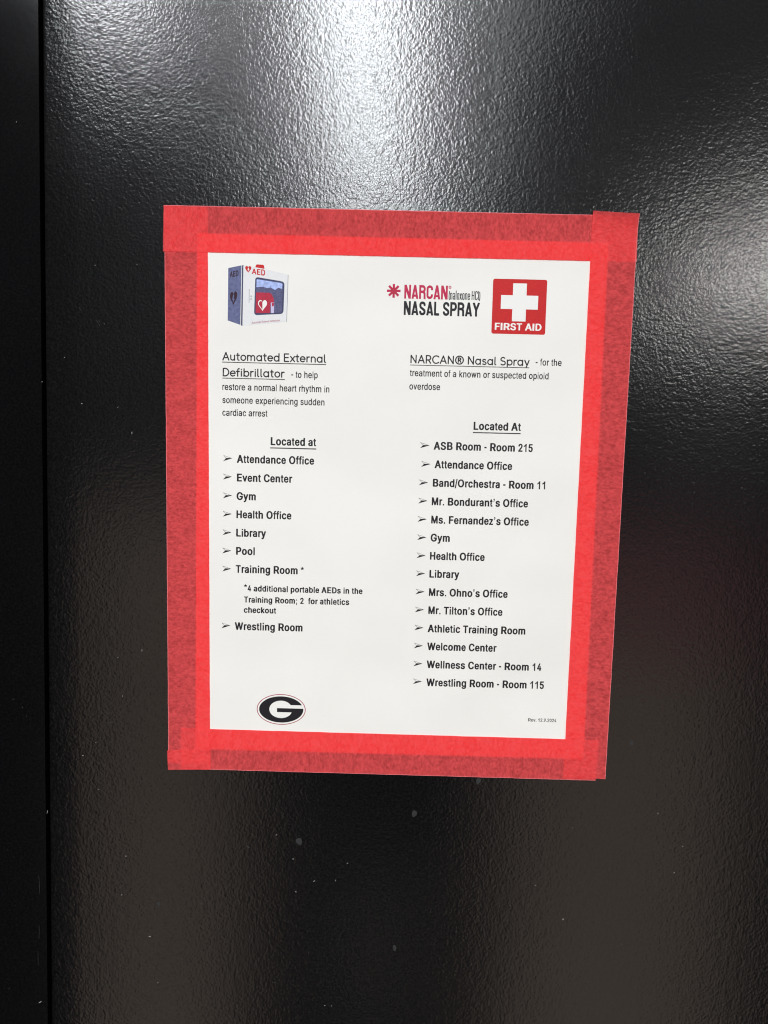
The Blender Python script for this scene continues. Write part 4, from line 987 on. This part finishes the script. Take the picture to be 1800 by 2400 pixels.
# ------------------------------------------------------------------ lint and dust on the paint
def lint():
    rnd = random.Random(11)
    bm = bmesh.new()

    def fibre(u, v, ln, th, ang, bend, mi, lift=0.09):
        k = 5 if ln > 1.0 else 3
        pts = []
        a = ang
        p = Vector((u, v))
        for i in range(k):
            pts.append(p.copy())
            p = p + Vector((math.cos(a), math.sin(a))) * ln / (k - 1)
            a += bend
        prev = None
        for i, q in enumerate(pts):
            t = Vector((math.cos(ang + bend * i), math.sin(ang + bend * i)))
            nrm = Vector((-t.y, t.x)) * th / 2 * (0.55 if i in (0, k - 1) else 1)
            base = 0.0
            if q.x < -187.5:
                base = -0.62
            elif q.x < -169.7:
                s = (-169.7 - q.x) / 18.5
                base = -0.55 * s * s * (1.25 - 0.25 * s)
            a_, b_ = bm.verts.new(W(q.x - nrm.x, q.y - nrm.y, base + lift)), bm.verts.new(W(q.x + nrm.x, q.y + nrm.y, base + lift))
            c_ = bm.verts.new(W(q.x, q.y, base + lift + th * 0.6))
            if prev:
                for x, y in ((0, 2), (2, 1)):
                    f = bm.faces.new((prev[x], (a_, b_, c_)[x], (a_, b_, c_)[y], prev[y]))
                    f.material_index = mi
            prev = (a_, b_, c_)

    for u, v, ln, th, ang, bend, mi in [(76.93, 235.99, 1.1, 0.28, -55, 0, 0), (74.94, 236.58, 0.9, 0.25, -60, 0, 0), (-202.78, 194.07, 0.6, 0.5, 0, 0, 0), (-191.49, -177.81, 2.0, 0.28, -80, -0.25, 0), (-142.8, 33.78, 1.4, 0.35, 85, 0, 0), (-198.01, -293.23, 2.0, 0.35, 25, 0.1, 0), (-147.18, -203.63, 0.9, 0.4, 70, 0.3, 0), (-149.95, -226.47, 0.9, 0.35, 40, 0.2, 0), (-134.25, -250.78, 1.0, 0.4, 5, 0, 0), (-129.17, -278.75, 0.8, 0.35, 80, 0, 0), (151.13, -170.42, 0.9, 0.35, 95, 0, 0), (166.05, -189.18, 0.7, 0.35, 90, 0, 0), (100.53, -233.9, 1.0, 0.5, 30, 0.4, 0), (134.33, -247.49, 1.2, 0.3, -10, 0.1, 1), (-158.63, -119.08, 3.2, 0.16, -70, 0.35, 1), (-157.01, -125.12, 4.0, 0.16, -40, 0.4, 1), (-154.77, -74.39, 3, 0.15, -40, -0.3, 1), (-163.47, -46.12, 1.8, 0.2, 160, -0.5, 1), (-162.82, -52.01, 1.2, 0.25, 60, 0.2, 1), (-137.64, -85.19, 1.2, 0.3, 85, 0.2, 0), (-151.1, -89.14, 0.7, 0.3, 60, 0, 0), (-161.61, 93.73, 4.2, 0.16, -50, -0.1, 1), (-157.54, 92.27, 1.2, 0.35, -45, 0, 1), (-160.03, 93.32, 0.9, 0.3, -40, 0, 1), (-170.63, 100.19, 3.0, 0.14, -55, 0, 1), (-178.25, 126.49, 1.8, 0.2, 45, 0, 1), (-162.06, 121.81, 0.7, 0.4, 30, 0, 0), (-139.94, 122.76, 0.7, 0.35, 30, 0, 0), (-178.88, 73.66, 0.6, 0.45, 0, 0, 0), (-170.0, 49.73, 0.9, 0.4, -30, 0, 0), (-150.53, 47.7, 0.9, 0.35, 45, 0, 0), (-191.16, 60.31, 0.8, 0.35, 70, 0, 0), (-41.13, -215.31, 1.2, 0.3, 20, 0.2, 0), (-28.59, -214.71, 0.9, 0.3, 80, 0.2, 0), (-22.29, -203.94, 0.8, 0.3, 10, 0.1, 0), (-52.9, -202.27, 0.6, 0.35, 0, 0, 0), (-51.18, -221.67, 0.6, 0.35, 0, 0, 0), (-33.54, -289.75, 0.8, 0.3, 20, 0.4, 0), (-29.37, -289.89, 0.6, 0.35, 80, 0, 0), (-77.31, -247.88, 2, 0.2, -70, 0, 1), (-196.85, -215.61, 12, 0.14, -89, 0.01, 1), (-197.06, -246.16, 9, 0.12, -91, -0.02, 1), (-198.03, -261.6, 9, 0.1, -90, 0, 1), (70.26, -226.37, 0.6, 0.4, 0, 0, 1), (103.37, -179.69, 0.8, 0.5, 0, 0, 1), (-104.86, -230.79, 1.4, 0.25, 40, 0.2, 1), (-78.5, -195.45, 1.6, 0.25, -40, 0, 1), (-199.28, -32.9, 1, 0.2, 40, 0, 1), (-204.92, -119.09, 1.2, 0.3, 30, 0.3, 1), (-202.63, -123.9, 1.0, 0.3, 60, 0.3, 1), (-208.88, -114.33, 1.4, 0.2, 150, 0.4, 1)]:
        fibre(u, v, ln, th, math.radians(ang), bend, mi)

    def clear(u, v):
        return not (-127 < u < 124 and -153.5 < v < 157)

    n = 0
    while n < 160:
        u, v = rnd.uniform(-215, 222), rnd.uniform(-325, 262)
        dens = 0.30 + 0.7 * max(0, min(1, (60 - v) / 160)) if u < -60 else 0.45 if v < 0 else 0.16
        if not clear(u, v) or -192.6 < u < -187.2 or rnd.random() > dens:
            continue
        big = rnd.random() < 0.13
        fibre(u, v, rnd.uniform(0.5, 1.3) if big else rnd.uniform(0.2, 0.55), rnd.uniform(0.13, 0.24) if big else rnd.uniform(0.09, 0.17),
              rnd.uniform(0, 6.28), rnd.uniform(-0.5, 0.5), 0 if rnd.random() < (0.3 if big else 0.12) else 1)
        n += 1
    me = bpy.data.meshes.new("lint")
    bm.to_mesh(me)
    bm.free()
    o = link("lint", me, [M_DUST, M_DUST_DIM])
    return tag(o, "pale specks of lint and dust scattered over the black paint", "dust", kind="stuff")


lint()
